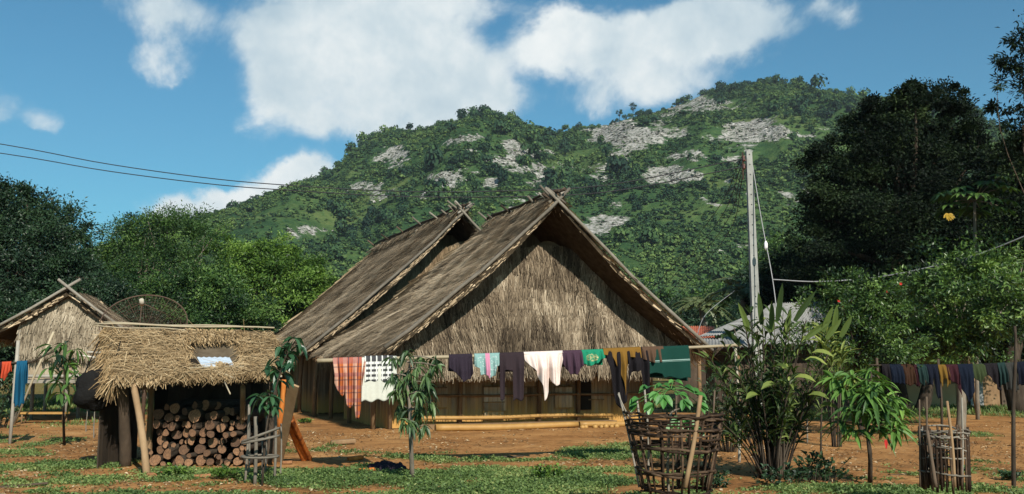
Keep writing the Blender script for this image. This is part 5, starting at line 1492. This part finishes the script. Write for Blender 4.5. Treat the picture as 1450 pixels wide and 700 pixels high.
# firewood: round logs with sawn ends towards the yard
LOGM = []
for q in range(7):
    rr = np.random.default_rng(400 + q); b_ = MB(); n = 14
    th = np.linspace(0, 2 * PI, n, endpoint=False)
    prof = 1 + .07 * np.sin(2 * th + q) + .05 * np.sin(3 * th + 2 * q) + rr.normal(0, .02, n)
    if q in (2, 5):                                        # split halves and wedges
        prof = np.where(np.sin(th + q) < -.15, .45 / np.maximum(np.abs(np.sin(th + q)), .45), 1.0) * prof
    L = .95
    rings = []
    for y in (0, .02, .35, .7, L):
        s_ = .96 if y == 0 else 1 + rr.normal(0, .015)
        rings.append(np.stack([np.cos(th) * prof * s_, np.full(n, y) , np.sin(th) * prof * s_], -1))
    V = np.array(rings)
    fcs = [(i * n + j, i * n + (j + 1) % n, (i + 1) * n + (j + 1) % n, (i + 1) * n + j) for i in range(4) for j in range(n)]
    b_.add(V.reshape(-1, 3), fcs, 0, .5, True)
    b_.add(np.vstack([rings[0], [[0, .004, 0]]]), [(j, (j + 1) % n, n)[::-1] for j in range(n)], 1, (.15, .35, .5, .6, .75, .4, .25)[q])
    b_.add(rings[-1], [tuple(range(n))], 1, .4)
    o = b_.build('log_shape', [M_BARK, M_LOGCUT]); LOGM.append(o.data); bpy.data.objects.remove(o)
ORD = ['first', 'second', 'third', 'fourth', 'fifth', 'sixth', 'seventh', 'eighth', 'ninth', 'tenth', 'eleventh', 'twelfth', 'thirteenth', 'fourteenth', 'fifteenth']
ROWN = ['bottom', 'second lowest', 'third lowest', 'fourth lowest', 'fifth lowest', 'sixth lowest', 'seventh lowest', 'eighth lowest', 'ninth lowest']
rng = np.random.default_rng(12)
xA, xB = at(212, 600, 15.95)[0], at(352, 600, 15.95)[0]
floor_top = np.full(400, 0.0); xs_f = np.linspace(xA - .1, xB + .1, 400)
for row in range(9):
    x = xA + rng.uniform(0, .08); c_ = 0
    while x < xB:
        r_ = rng.choice([.042, .055, .07, .085, .102], p=[.22, .3, .26, .15, .07]) * rng.uniform(.9, 1.1)
        if x + 2 * r_ > xB + .08: break
        xc = x + r_
        near = np.abs(xs_f - xc) < r_ * .75
        z = floor_top[near].max() + r_ * .98
        near = np.abs(xs_f - xc) < r_
        floor_top[near] = np.maximum(floor_top[near], z + np.sqrt(np.maximum(r_ ** 2 - (xs_f[near] - xc) ** 2, 0)) * .95)
        if z < .95:
            o = bpy.data.objects.new('firewood_log', LOGM[rng.integers(0, 7)]); COL.objects.link(o)
            o.location = (xc, 15.93 + rng.uniform(-.09, .16), z); o.scale = (r_, 1, r_ * rng.uniform(.88, 1.05))
            o.rotation_euler = (rng.normal(0, .05), rng.normal(0, .3), rng.normal(0, .22))
            kind_ = 'fat' if r_ > .095 else ('thin' if r_ < .058 else 'round')
            tag(o, f'{kind_} cut log, {ORD[min(c_, 14)]} from the left in the {ROWN[row]} row of the firewood stack', 'log', 'logs stacked in the firewood shed')
            c_ += 1
        x += 2 * r_ + rng.uniform(0, .012)
# dark bundle slung at the left of the shed
b_ = MB(); c = at(135, 552, 15.5); th = np.linspace(0, 2 * PI, 26); ph_ = np.linspace(0, PI, 16)
TH, PH = np.meshgrid(th, ph_, indexing='ij')
rr = 1 + .12 * np.sin(3 * TH + 1) * np.sin(PH) + .10 * np.sin(5 * PH + TH) + .05 * np.sin(11 * TH + 4 * PH) * np.sin(PH)
Vb = np.stack([c[0] + .34 * rr * np.cos(TH) * np.sin(PH), c[1] + .26 * rr * np.sin(TH) * np.sin(PH), c[2] + .31 * rr * np.cos(PH) + .06 * np.cos(TH) * np.sin(PH)], -1)
Vb[-1] = Vb[0]; b_.grid(Vb, 0, .5)
for dx in (-.2, .22): b_.tube([c + [dx, 0, .2], c + [dx * .8 + .1, .2, .75]], .01, 5)
tag(b_.build('tarpaulin_bundle', M_TARP, None, origin=c), 'black tarpaulin bundle slung under the left end of the shed roof', 'bundle')
# rail and straw drape behind the bundle
for (a, c, lab) in ((at(124, 499, 15.9), at(170, 501, 15.9), 'short pale bamboo rail sticking out left of the shed roof'), (at(110, 503, 22), at(140, 507, 22), 'pale bamboo rail near the leafy sapling left of the shed')):
    b_ = MB(); b_.tube([a, c], .02, 7, var=.8); tag(b_.build('bamboo_rail', M_PALE, None, origin=a), lab, 'bamboo')
# split orange log leaning
b_ = MB(); a, c = gp(434, 652), at(407, 588, 15.9)
b_.beam(a, c, .16, .10, 0, .5, up=(.25, -1, .2)); b_.beam(a + [.05, -.02, .02], c + [.05, -.02, -.06], .07, .13, 0, .25, up=(.5, -1, .2))
o = b_.build('split_log', M_ORANGE, None, origin=a); bv = o.modifiers.new('bevel', 'BEVEL'); bv.width = .02; bv.segments = 2
tag(o, 'freshly split orange red log leaning on the right end of the shed', 'log')

# ================================================================== LITTLE THINGS ON THE GROUND
def scrap(px, py, L, w, ang, mat, lab, name='wood_scrap', cat='wood', tilt=.05):
    g = gp(px, py); d = np.array([math.cos(ang), math.sin(ang), tilt])
    b_ = MB(); b_.beam(g - d * L / 2 + [0, 0, w * .35], g + d * L / 2 + [0, 0, w * .35], w, w * .7, 0, .5)
    o = b_.build(name, mat, None, origin=g); bv = o.modifiers.new('bevel', 'BEVEL'); bv.width = w * .2; bv.segments = 2
    return tag(o, lab, cat)


scrap(486, 629, .5, .13, .25, M_BROWNWOOD, 'reddish brown chunk of wood on the clay before the dark side wall')
scrap(503, 652, .28, .10, .7, M_ORANGE, 'orange chip of wood on the grass left of the dark cloth heap')
scrap(512, 668, .42, .07, .2, M_ORANGE, 'thin orange sliver of wood pointing at the dark cloth heap')
scrap(407, 657, .16, .07, 0, M_CUT, 'pale block of wood at the foot of the plank post')
scrap(219, 676, .22, .10, .9, M_CUT, 'pale split piece by the front left post of the shed')
scrap(285, 676, .26, .06, .3, M_CUT, 'small pale stick on the weeds before the log stack')
scrap(20, 690, .8, .04, .4, M_DARKWOOD, 'dark crooked branch lying on clay at the bottom left corner', 'branch_and_shadow_strip', 'branch')
scrap(1290, 672, .9, .025, .1, M_DARKWOOD, 'dark stick lying on clay right of the mango sapling', 'branch_and_shadow_strip', 'branch')
scrap(670, 650, 1.7, .03, -.06, M_DARKWOOD, 'long thin dark strip standing for a shadow right of the small tree', 'branch_and_shadow_strip', 'branch')  # dark strip laid on the clay to stand for the washing's shadow
g = gp(547, 666); b_ = MB()
u = np.linspace(-1, 1, 44); U, Vv = np.meshgrid(u, u, indexing='ij'); rr = np.sqrt(U ** 2 + Vv ** 2)
hgt = np.clip(1 - rr * (1 + .25 * np.sin(3 * np.arctan2(Vv, U))), 0, 1) ** .7 * .13 * (.4 + 1.1 * fbm(U * 3 + 5, Vv * 3, 5, 3)) + .03 * np.abs(np.sin(U * 9 + Vv * 4)) * (rr < .8)
b_.grid(np.stack([g[0] + U * .34, g[1] + Vv * .22, .006 + hgt * (rr < 1.1)], -1)[2:-2, 2:-2], flip=True)
tag(b_.build('cloth_heap', C_CHAR, None, origin=g), 'crumpled dark cloth heap lying on the grass right of the shed', 'cloth')
# short sticks planted in the yard
for px, py, top, r, lab in ((1435, 690, 462, .030, 'tall thin crooked stick planted near the right edge'), (1162, 640, 500, .02, 'thin dark stake behind the cane clump'), (133, 620, 560, .014, 'thin stake in the clay left of the shed, right one of two'),
                            (122, 612, 572, .012, 'thin stake in the clay left of the shed, left one of two'), (1143, 628, 520, .018, 'pale stake just right of the cane clump'), (1270, 612, 560, .014, 'small stake in the clay right of the mango sapling')):
    g = gp(px, py); t = at(px + 2, top, g[1])
    b_ = MB(); w_ = np.random.default_rng(px).normal(0, r * .5, (4, 3)); b_.tube(spline([g - [0, 0, .1], g + (t - g) * .3 + w_[0], g + (t - g) * .6 + w_[1], g + (t - g) * .85 + w_[2], t], 12), np.linspace(r, r * .6, 12), 7, var=.5)
    tag(b_.build('stake', M_POLE if r < .02 else M_BARK, None, origin=g), lab, 'stake')


# ================================================================== WOVEN SAPLING GUARDS
def basket(label, c, rt, rbm, zt, nst, bands, seed, sticks, smat=M_WICKER, bmat=M_WICKER, wide=.03):
    rng = np.random.default_rng(seed)
    root = thing('woven_guard', label, 'plant guard', c)
    c = np.asarray(c, float)

    def rad(z): return rbm + (rt - rbm) * (z / zt) ** .9
    for k in range(nst):
        a = 2 * PI * k / nst + rng.normal(0, .05); z1 = zt * rng.uniform(.9, 1.06)
        b_ = MB(); pts = [c + np.array([math.cos(a + .03 * math.sin(z * 5 + k)) * rad(z), math.sin(a + .03 * math.sin(z * 5 + k)) * rad(z), z]) for z in np.linspace(-.06, z1, 7)]
        b_.tube(pts, .011 * rng.uniform(.8, 1.4), 6, var=rng.uniform(.2, .8)); b_.build('upright', smat, root)
    for (z0, nl, h) in bands:
        for q in range(nl):
            z = z0 + (q - (nl - 1) / 2) * h / max(nl, 1); b_ = MB()
            a0 = rng.uniform(0, 6.28); th = np.linspace(a0, a0 + 2 * PI * rng.uniform(.85, 1.08), 44)
            wv = .014 * np.sin(th * nst / 2 + q * PI) + .008 * np.sin(th * 3 + q)
            zz = z + .018 * np.sin(th * 2 + q * 1.3) + .02 * np.sin(th + a0) + rng.normal(0, .004, 44)
            R_ = rad(z) + wv + rng.uniform(-.008, .012)
            b_.tube(np.stack([c[0] + R_ * np.cos(th), c[1] + R_ * np.sin(th), zz], -1), wide * rng.uniform(.28, .5), 6, var=rng.uniform(.15, .8)); b_.build('woven_band', bmat, root)
    for (a, t, r, mt) in sticks:
        b_ = MB(); b_.tube(spline([a, (np.asarray(a) + t) / 2 + rng.normal(0, .012, 3), t], 7), np.linspace(r, r * .8, 7), 8, var=.65, wob=.04); b_.build('support_stick', mt, root)
    return root


cB = gbase(953, 10.5)
bk = basket('wide flaring woven basket guard with a papaya seedling inside', cB, .49, .27, 1.03, 24, [(.97, 12, .22), (.75, 4, .07), (.50, 3, .05), (.30, 2, .04)], 5,
       [(at(970, 690, 10.05), at(992, 560, 10.05), .026, M_BROWNWOOD), (at(905, 690, 10.9), at(876, 556, 11.0), .012, M_POLE), (at(912, 650, 10.9), at(902, 566, 11.0), .014, M_POLE), (at(960, 690, 10.9), at(958, 555, 11.0), .014, M_DARKWOOD),
        (at(1000, 690, 10.9), at(1012, 553, 11.0), .012, M_DARKWOOD), (at(918, 690, 10.8), at(912, 545, 10.9), .013, M_POLE), (at(895, 600, 10.4), at(875, 558, 10.5), .008, M_POLE)])
bmat2 = M_POLE
cB2 = gbase(1331, 11.0)
basket('narrow upright guard of dark sticks tied with split cane', cB2, .245, .235, .88, 36, [(.84, 5, .10), (.72, 2, .05), (.6, 1, .04), (.44, 1, .03)], 6,
       [(at(1352, 690, 10.76), at(1341, 568, 10.76), .018, M_BROWNWOOD), (at(1362, 690, 10.8), at(1362, 563, 10.8), .012, M_POLE), (at(1312, 690, 11.2), at(1312, 562, 11.2), .014, M_DARKWOOD), (at(1303, 690, 10.9), at(1302, 566, 10.9), .010, M_DARKWOOD), (at(1325, 690, 10.75), at(1313, 610, 10.75), .022, M_DARKWOOD)], bmat=M_POLE, wide=.026)
# vines in the narrow guard
# papaya seedling
pz = papaya('papaya_seedling', 'young papaya seedling with fresh green leaves in the wide basket', gbase(948, 10.55), at(950, 585, 10.55), 1, .1, L_PAP, 9, .1, trunk=.018, cat='seedling')
for ch in list(pz.children):
    if ch.name.startswith('crown'): bpy.data.objects.remove(ch)
rng = np.random.default_rng(4)
lb = MB(); tp = at(950, 552, 10.55)
for (px, py, dy, ln, ang) in ((905, 565, -.1, .2, 2.7), (918, 548, .1, .2, 2.4), (938, 545, -.1, .17, 1.9), (955, 540, .15, .16, 1.4), (968, 548, -.1, .2, .6), (985, 558, 0, .2, .1), (925, 572, -.25, .2, 3.6), (940, 560, -.3, .2, 4.6), (968, 566, -.2, .17, 5.2), (990, 572, .1, .17, 5.8), (960, 558, .2, .2, 1.0), (902, 572, .05, .18, 3.3), (930, 556, -.15, .17, 3.9), (978, 552, .2, .18, .3)):
    c = at(px, py, 10.55 + dy); nl = 3
    av = ang + np.linspace(-.7, .7, nl)
    A = np.stack([np.cos(av), np.full(nl, -.45), np.sin(av) * .35 - .25], -1)
    leaves(lb, np.repeat(c[None], nl, 0), A, np.repeat([[0, -.55, 1.0]], nl, 0), ln * .62, ln * .36, .35, np.clip(rng.normal(.5, .15) + rng.normal(0, .1, nl), 0, 1), _OVAL)
    pb_ = MB()
    lb.tube(spline([tp, (tp + c) / 2 + [0, 0, .03], c], 5), .004, 5, var=.8)
for (px, py) in ((962, 590), (972, 592), (955, 600), (984, 605)):
    c = at(px, py, 10.3); av = rng.uniform(0, 6, 2)
    leaves(lb, np.repeat(c[None], 2, 0), np.array([[-.7, -.4, -.5], [.7, -.4, -.6]]), np.repeat([[0, -.6, 1.0]], 2, 0), .13, .075, .3, rng.uniform(.3, .7, 2), _OVAL)
lb.build('crown', L_PAP, pz)
# cane cage and its sapling
cC = gbase(372, 13.4)
root = thing('cane_cage', 'open cage of bamboo sticks around a sapling before the shed', 'plant guard', cC)
for px, py, tp_, r, dy in ((347, 683, 573, .018, 0), (361, 686, 590, .026, -.12), (376, 672, 560, .014, .2), (389, 678, 572, .020, -.05), (397, 676, 600, .012, .05), (352, 672, 600, .013, .25), (370, 680, 625, .012, -.1)):
    a = gp(px, py); t = at(px + (6 if px == 347 else 1), tp_, a[1]); b_ = MB(); b_.tube(spline([a - [0, 0, .06], (a + t) / 2 + [.01, 0, 0], t], 7), r, 7, var=.2 + .3 * ((px * 7) % 5) / 5); b_.build('upright', M_POLE, root)
for z, sl in ((.66, .09), (.38, .0), (.60, .05)):
    b_ = MB(); th = np.linspace(0, 2 * PI, 30); b_.tube(np.stack([cC[0] + .24 * np.cos(th), cC[1] + .2 * np.sin(th), z + sl * np.cos(th)], -1), .016, 6, var=.35, wob=.05); b_.build('tie_ring', M_POLE, root)


def stem_leaves(name, label, base, pts, clusters, lmat, seed, L, W, per, cat, droop=.6, prof=_LANCE, r0_=.02, vm=.5, down=-.3, bmat=M_BARK, twigs=None):
    """sapling: a stem through pts, leaf whorls at cluster points"""
    rng = np.random.default_rng(seed)
    rt = thing(name, label, cat, base)
    tb = MB(); sp_ = spline(pts, 16); tb.tube(sp_, np.linspace(r0_, r0_ * .35, 16), 8, var=.5, wob=.05)
    lb = MB()
    for c in clusters:
        c = np.asarray(c, float)
        d_ = np.linalg.norm(sp_ - c, axis=1); d_[sp_[:, 2] > c[2] + .05] += 1; q = sp_[d_.argmin()]
        tb.tube(spline([q, (q + c) / 2 + [0, 0, .02], c], 5), np.linspace(r0_ * .35, r0_ * .15, 5), 5, var=.5)
        n = max(3, int(per * rng.uniform(.7, 1.3)))
        a = rng.uniform(0, 2 * PI, n); e = rng.normal(down, .4, n)
        A = np.stack([np.cos(a) * np.cos(e), np.sin(a) * np.cos(e), np.sin(e)], -1)
        P = c + rng.normal(0, .02, (n, 3))
        v = np.clip(rng.normal(vm, .14) + rng.normal(0, .13, n), 0, 1)
        leaves(lb, P, A, np.array([0, 0, 1.0]) + rng.normal(0, .3, (n, 3)), L * rng.uniform(.65, 1.2, n), W * rng.uniform(.75, 1.2, n), droop * rng.uniform(.5, 1.3, n), v, prof)
    tb.build('trunk', bmat, rt); lb.build('crown', lmat, rt)
    return rt


rng = np.random.default_rng(8)
D = 13.4
stem_leaves('rubber_sapling', 'leafy sapling with drooping dark leaves growing out of the bamboo cage', gbase(376, D), [gbase(376, D), at(378, 600, D), at(392, 545, D), at(405, 505, D), at(420, 480, D)],
            [at(px + rng.normal(0, 3), py, D + rng.normal(0, .08)) for px, py in ((420, 480), (428, 490), (405, 492), (412, 500), (396, 505), (404, 518), (392, 525), (385, 520), (375, 555), (385, 560), (372, 572), (392, 575), (380, 565), (365, 562), (398, 540), (415, 512), (410, 485), (390, 510), (400, 530))], L_RUB, 21, .17, .075, 6, 'sapling', .5, _OVAL, .016, .5, -.35)
D = 13.8
cl_ = [at(px + rng.normal(0, 4), py + rng.normal(0, 3), D + rng.normal(0, .14)) for px, py in ((565, 512), (580, 505), (595, 508), (612, 512), (622, 518), (560, 525), (572, 522), (590, 520), (605, 525), (568, 540), (582, 540), (598, 545), (575, 560), (590, 560), (602, 570), (578, 578), (592, 585), (585, 600), (574, 595), (600, 600), (606, 555), (564, 555), (580, 530), (595, 532), (586, 550), (612, 540), (570, 572), (596, 575))]
stem_leaves('slender_tree', 'slender young tree with drooping narrow leaves before the quilt', gbase(583, D), [gp(584, 680), at(582, 630, D), at(580, 575, D), at(577, 540, D), at(583, 505, D)], cl_, L_NARROW, 22, .15, .042, 18, 'tree', .8, _LANCE, .035, .45, -.5, M_TRUNKG)
D = 13.4
cl_ = [at(px + rng.normal(0, 3), py + rng.normal(0, 3), D + dy) for px, py, dy in ((1210, 535, .1), (1230, 540, 0), (1250, 545, -.1), (1195, 555, .1), (1220, 560, -.2), (1240, 560, -.25), (1262, 565, 0), (1275, 580, .1), (1205, 580, -.1), (1228, 582, -.3), (1250, 588, -.25), (1270, 598, 0), (1195, 600, .1), (1215, 610, 0), (1240, 605, 0), (1262, 610, -.1), (1255, 560, .2), (1235, 525, .2), (1185, 535, .25), (1225, 550, -.1), (1245, 573, -.2))]
mg = stem_leaves('mango_sapling', 'mango sapling with whorls of long glossy drooping leaves', gbase(1232, D), [gp(1232, 684), at(1232, 645, D), at(1228, 610, D), at(1230, 570, D), at(1234, 530, D)], cl_, L_MANGO, 23, .27, .058, 22, 'sapling', .6, _LANCE, .035, .62, .05)
fb = MB(); c = at(1253, 622, 13.2); leaves(fb, np.array([c, c + [.02, 0, 0]]), np.array([[.1, -.1, -1.0], [-.1, 0, -1]]), np.array([[0, -1.0, 0], [0, -1, 0]]), .12, .035, .1, .4); fb.build('red_shoot', M_RED, mg)
D = 19.6
cl_ = [at(px, py, D + rng.normal(0, .15)) for px, py in ((75, 492), (92, 488), (108, 495), (84, 505), (100, 510), (72, 520), (90, 525), (110, 530), (80, 540), (98, 545), (86, 558), (104, 560), (92, 515))]
stem_leaves('mango_sapling', 'dark leaved sapling with thin stem in the clay before the stilt hut', gbase(91, D), [gp(91, 630), at(90, 590, D), at(91, 540, D), at(90, 490, D)], cl_, L_MANGO, 24, .3, .075, 9, 'sapling', .7, _LANCE, .03, .4, -.1)

# ================================================================== CANE CLUMP AND BUSHES
def clump(name, label, cat, base, ncane, spread, hmin, hmax, seed, lmat, leafL, leafW, per, cr=.011, vm=.45, t0=.35, basew=.16):
    rng = np.random.default_rng(seed); rt = thing(name, label, cat, base); base = np.asarray(base, float)
    tb, lb = MB(), MB()
    for k in range(ncane):
        a = rng.uniform(0, 2 * PI); rr = spread * rng.uniform(.1, 1) ** .7; h = rng.uniform(hmin, hmax) * (1 - .25 * (rr / spread) ** 2)
        b0 = base + np.array([math.cos(a), math.sin(a), 0]) * basew * rng.uniform(.2, 1); tip = base + np.array([math.cos(a) * rr, math.sin(a) * rr * .8, h])
        mid = b0 + (tip - b0) * .5 + np.array([math.cos(a), math.sin(a), 0]) * -.10 * rr
        pts = spline([b0 - [0, 0, .04], mid, tip], 12)
        tb.tube(pts, np.linspace(cr, cr * .4, 12) * rng.uniform(.7, 1.4), 6, var=rng.uniform(.2, .7))
        q = np.sort(rng.uniform(t0, 1, per)); P = np.stack([np.interp(q, np.linspace(0, 1, 12), pts[:, i]) for i in range(3)], -1)
        T = norm(tip - mid)
        an = np.arange(per) * PI + rng.uniform(0, PI) + rng.normal(0, .6, per)
        A = np.stack([np.cos(an), np.sin(an), rng.uniform(.1, 1.3, per)], -1) * .7 + T * .5
        v = np.clip(rng.normal(vm, .12) + rng.normal(0, .15, per), 0, 1)
        leaves(lb, P, A, np.array([0, -.2, 1.0]) + rng.normal(0, .4, (per, 3)), leafL * rng.uniform(.6, 1.25, per), leafW * rng.uniform(.7, 1.25, per), rng.uniform(.15, .7, per), v, _LANCE)
    tb.build('stem', M_BARK, rt)
    return rt, lb


bc = gp(1094, 678)
cc_, lb = clump('cane_clump', 'big dark clump of cane stems fanning out with long blades', 'plant', bc, 84, .95, .9, 2.45, 61, L_CANE, .30, .040, 19, .012, .45, .42, .2)
rng = np.random.default_rng(15)
for (px, py, L, dx, dz) in ((1100, 455, .62, .12, 1), (1125, 455, .6, .5, .85), (1078, 460, .55, -.1, 1), (1060, 470, .5, -.3, .9), (1092, 470, .5, 0, 1), (1140, 480, .5, .7, .6), (1110, 480, .5, .2, 1), (1048, 490, .4, -.6, .7), (1165, 470, .45, .3, .9), (1180, 470, .45, .1, 1), (1170, 480, .4, .5, .8), (1190, 478, .4, .4, .9)):
    leaves(lb, at(px, py, bc[1] + rng.normal(0, .2))[None], np.array([[dx, -.15, dz]]), np.array([[.1, -1.0, .2]]), L, .085, .12, [rng.uniform(.3, .7)], _BLADE)
for (px, py, dx, v) in ((1120, 520, -.4, .9), (1140, 510, .8, 1.0), (1100, 545, -.7, .8), (1125, 535, .6, .95), (1075, 560, -.5, .8), (1150, 500, .6, .95), (1095, 520, .2, .7), (1145, 560, .5, .8), (1160, 575, .4, .75)):
    leaves(lb, at(px, py, bc[1] - .5 + rng.normal(0, .1))[None], np.array([[dx, -.4, .15]]), np.array([[0, -.5, 1.0]]), .30, .12, .4, [v], _OVAL)
lb.build('foliage', L_CANE, cc_)
b2 = gp(1030, 640); cc_, lb = clump('cane_shrub', 'thin twiggy shrub with small pale leaves behind the wide basket', 'shrub', b2, 46, .72, .8, 1.75, 62, L_NARROW, .17, .028, 20, .007, .34, .2, .2); lb.build('foliage', L_NARROW, cc_)
b3 = gp(1172, 688); cc_, lb = clump('leafy_weed', 'low leafy weed at the foot of the cane clump', 'weed', b3 + [0, .3, 0], 40, .5, .15, .45, 63, L_DEEP, .10, .05, 9, .005, .5, .3, .4); lb.build('foliage', L_DEEP, cc_)
b4 = gp(-2, 606); cc_, lb = clump('leafy_bush', 'small dark bush at the left edge below the washing', 'bush', b4, 40, .75, .4, .95, 64, L_DEEP, .15, .06, 12, .007, .5, .3, .3); lb.build('foliage', L_DEEP, cc_)
for i, (px, py, s_, lab) in enumerate(((248, 676, .26, 'weed patch in front of the log stack left of centre'), (318, 678, .24, 'weed patch in front of the log stack beside the bamboo cage'), (775, 678, .30, 'tall weed tuft in the grass below the white shirt'), (432, 600, .2, 'weed tuft by the dark side wall of the front house'),
                                       (980, 640, .3, 'leafy weeds behind the wide basket'), (1105, 690, .4, 'weeds under the cane clump'), (1430, 680, .16, 'weed tuft at the foot of the thin crooked stick'), (1010, 690, .3, 'shaded weeds right of the wide basket base'))):
    cc_, lb = clump('weed_tuft', lab, 'weed', gp(px, py), 26, s_, .08, s_ * .75, 70 + i, L_BRIGHT if i < 4 else L_DEEP, .075, .045, 7, .003, .45, .3, s_ * .6); lb.build('foliage', L_BRIGHT if i < 4 else L_DEEP, cc_); cc_['group'] = 'weeds in the yard'
b5 = at(1180, HZ, 19.5); cc_, lb = clump('spiky_plant', 'spiky yucca like plant with upright blades before the grey roof', 'plant', [b5[0], 19.5, 0], 8, .25, 1.5, 2.4, 81, L_CANE, .5, .05, 26, .02, .7, .82, .1); lb.build('foliage', L_CANE, cc_)

# ================================================================== AIR
hzm = bpy.data.materials.new('air'); hzm.use_nodes = True
ht = hzm.node_tree; ht.nodes.remove(ht.nodes['Principled BSDF'])
pv = nd(ht, 'ShaderNodeVolumePrincipled', {'Color': (.80, .90, 1.0, 1), 'Density': HAZE, 'Anisotropy': .2})
ht.links.new(pv.outputs[0], ht.nodes['Material Output'].inputs['Volume'])
b_ = MB(); b_.box([60, 540, 143], (3200, 1360, 290)); hz = b_.build('haze', hzm)
tag(hz, kind='stuff')

# ================================================================== VIEW
SC.view_settings.view_transform = 'Standard'
SC.view_settings.look = 'None'
SC.view_settings.exposure = 0.42
SC.view_settings.gamma = 1.0
SC.render.engine = 'CYCLES'
SC.cycles.max_bounces = 6
SC.cycles.diffuse_bounces = 3
SC.cycles.transparent_max_bounces = 6
SC.cycles.use_denoising = True
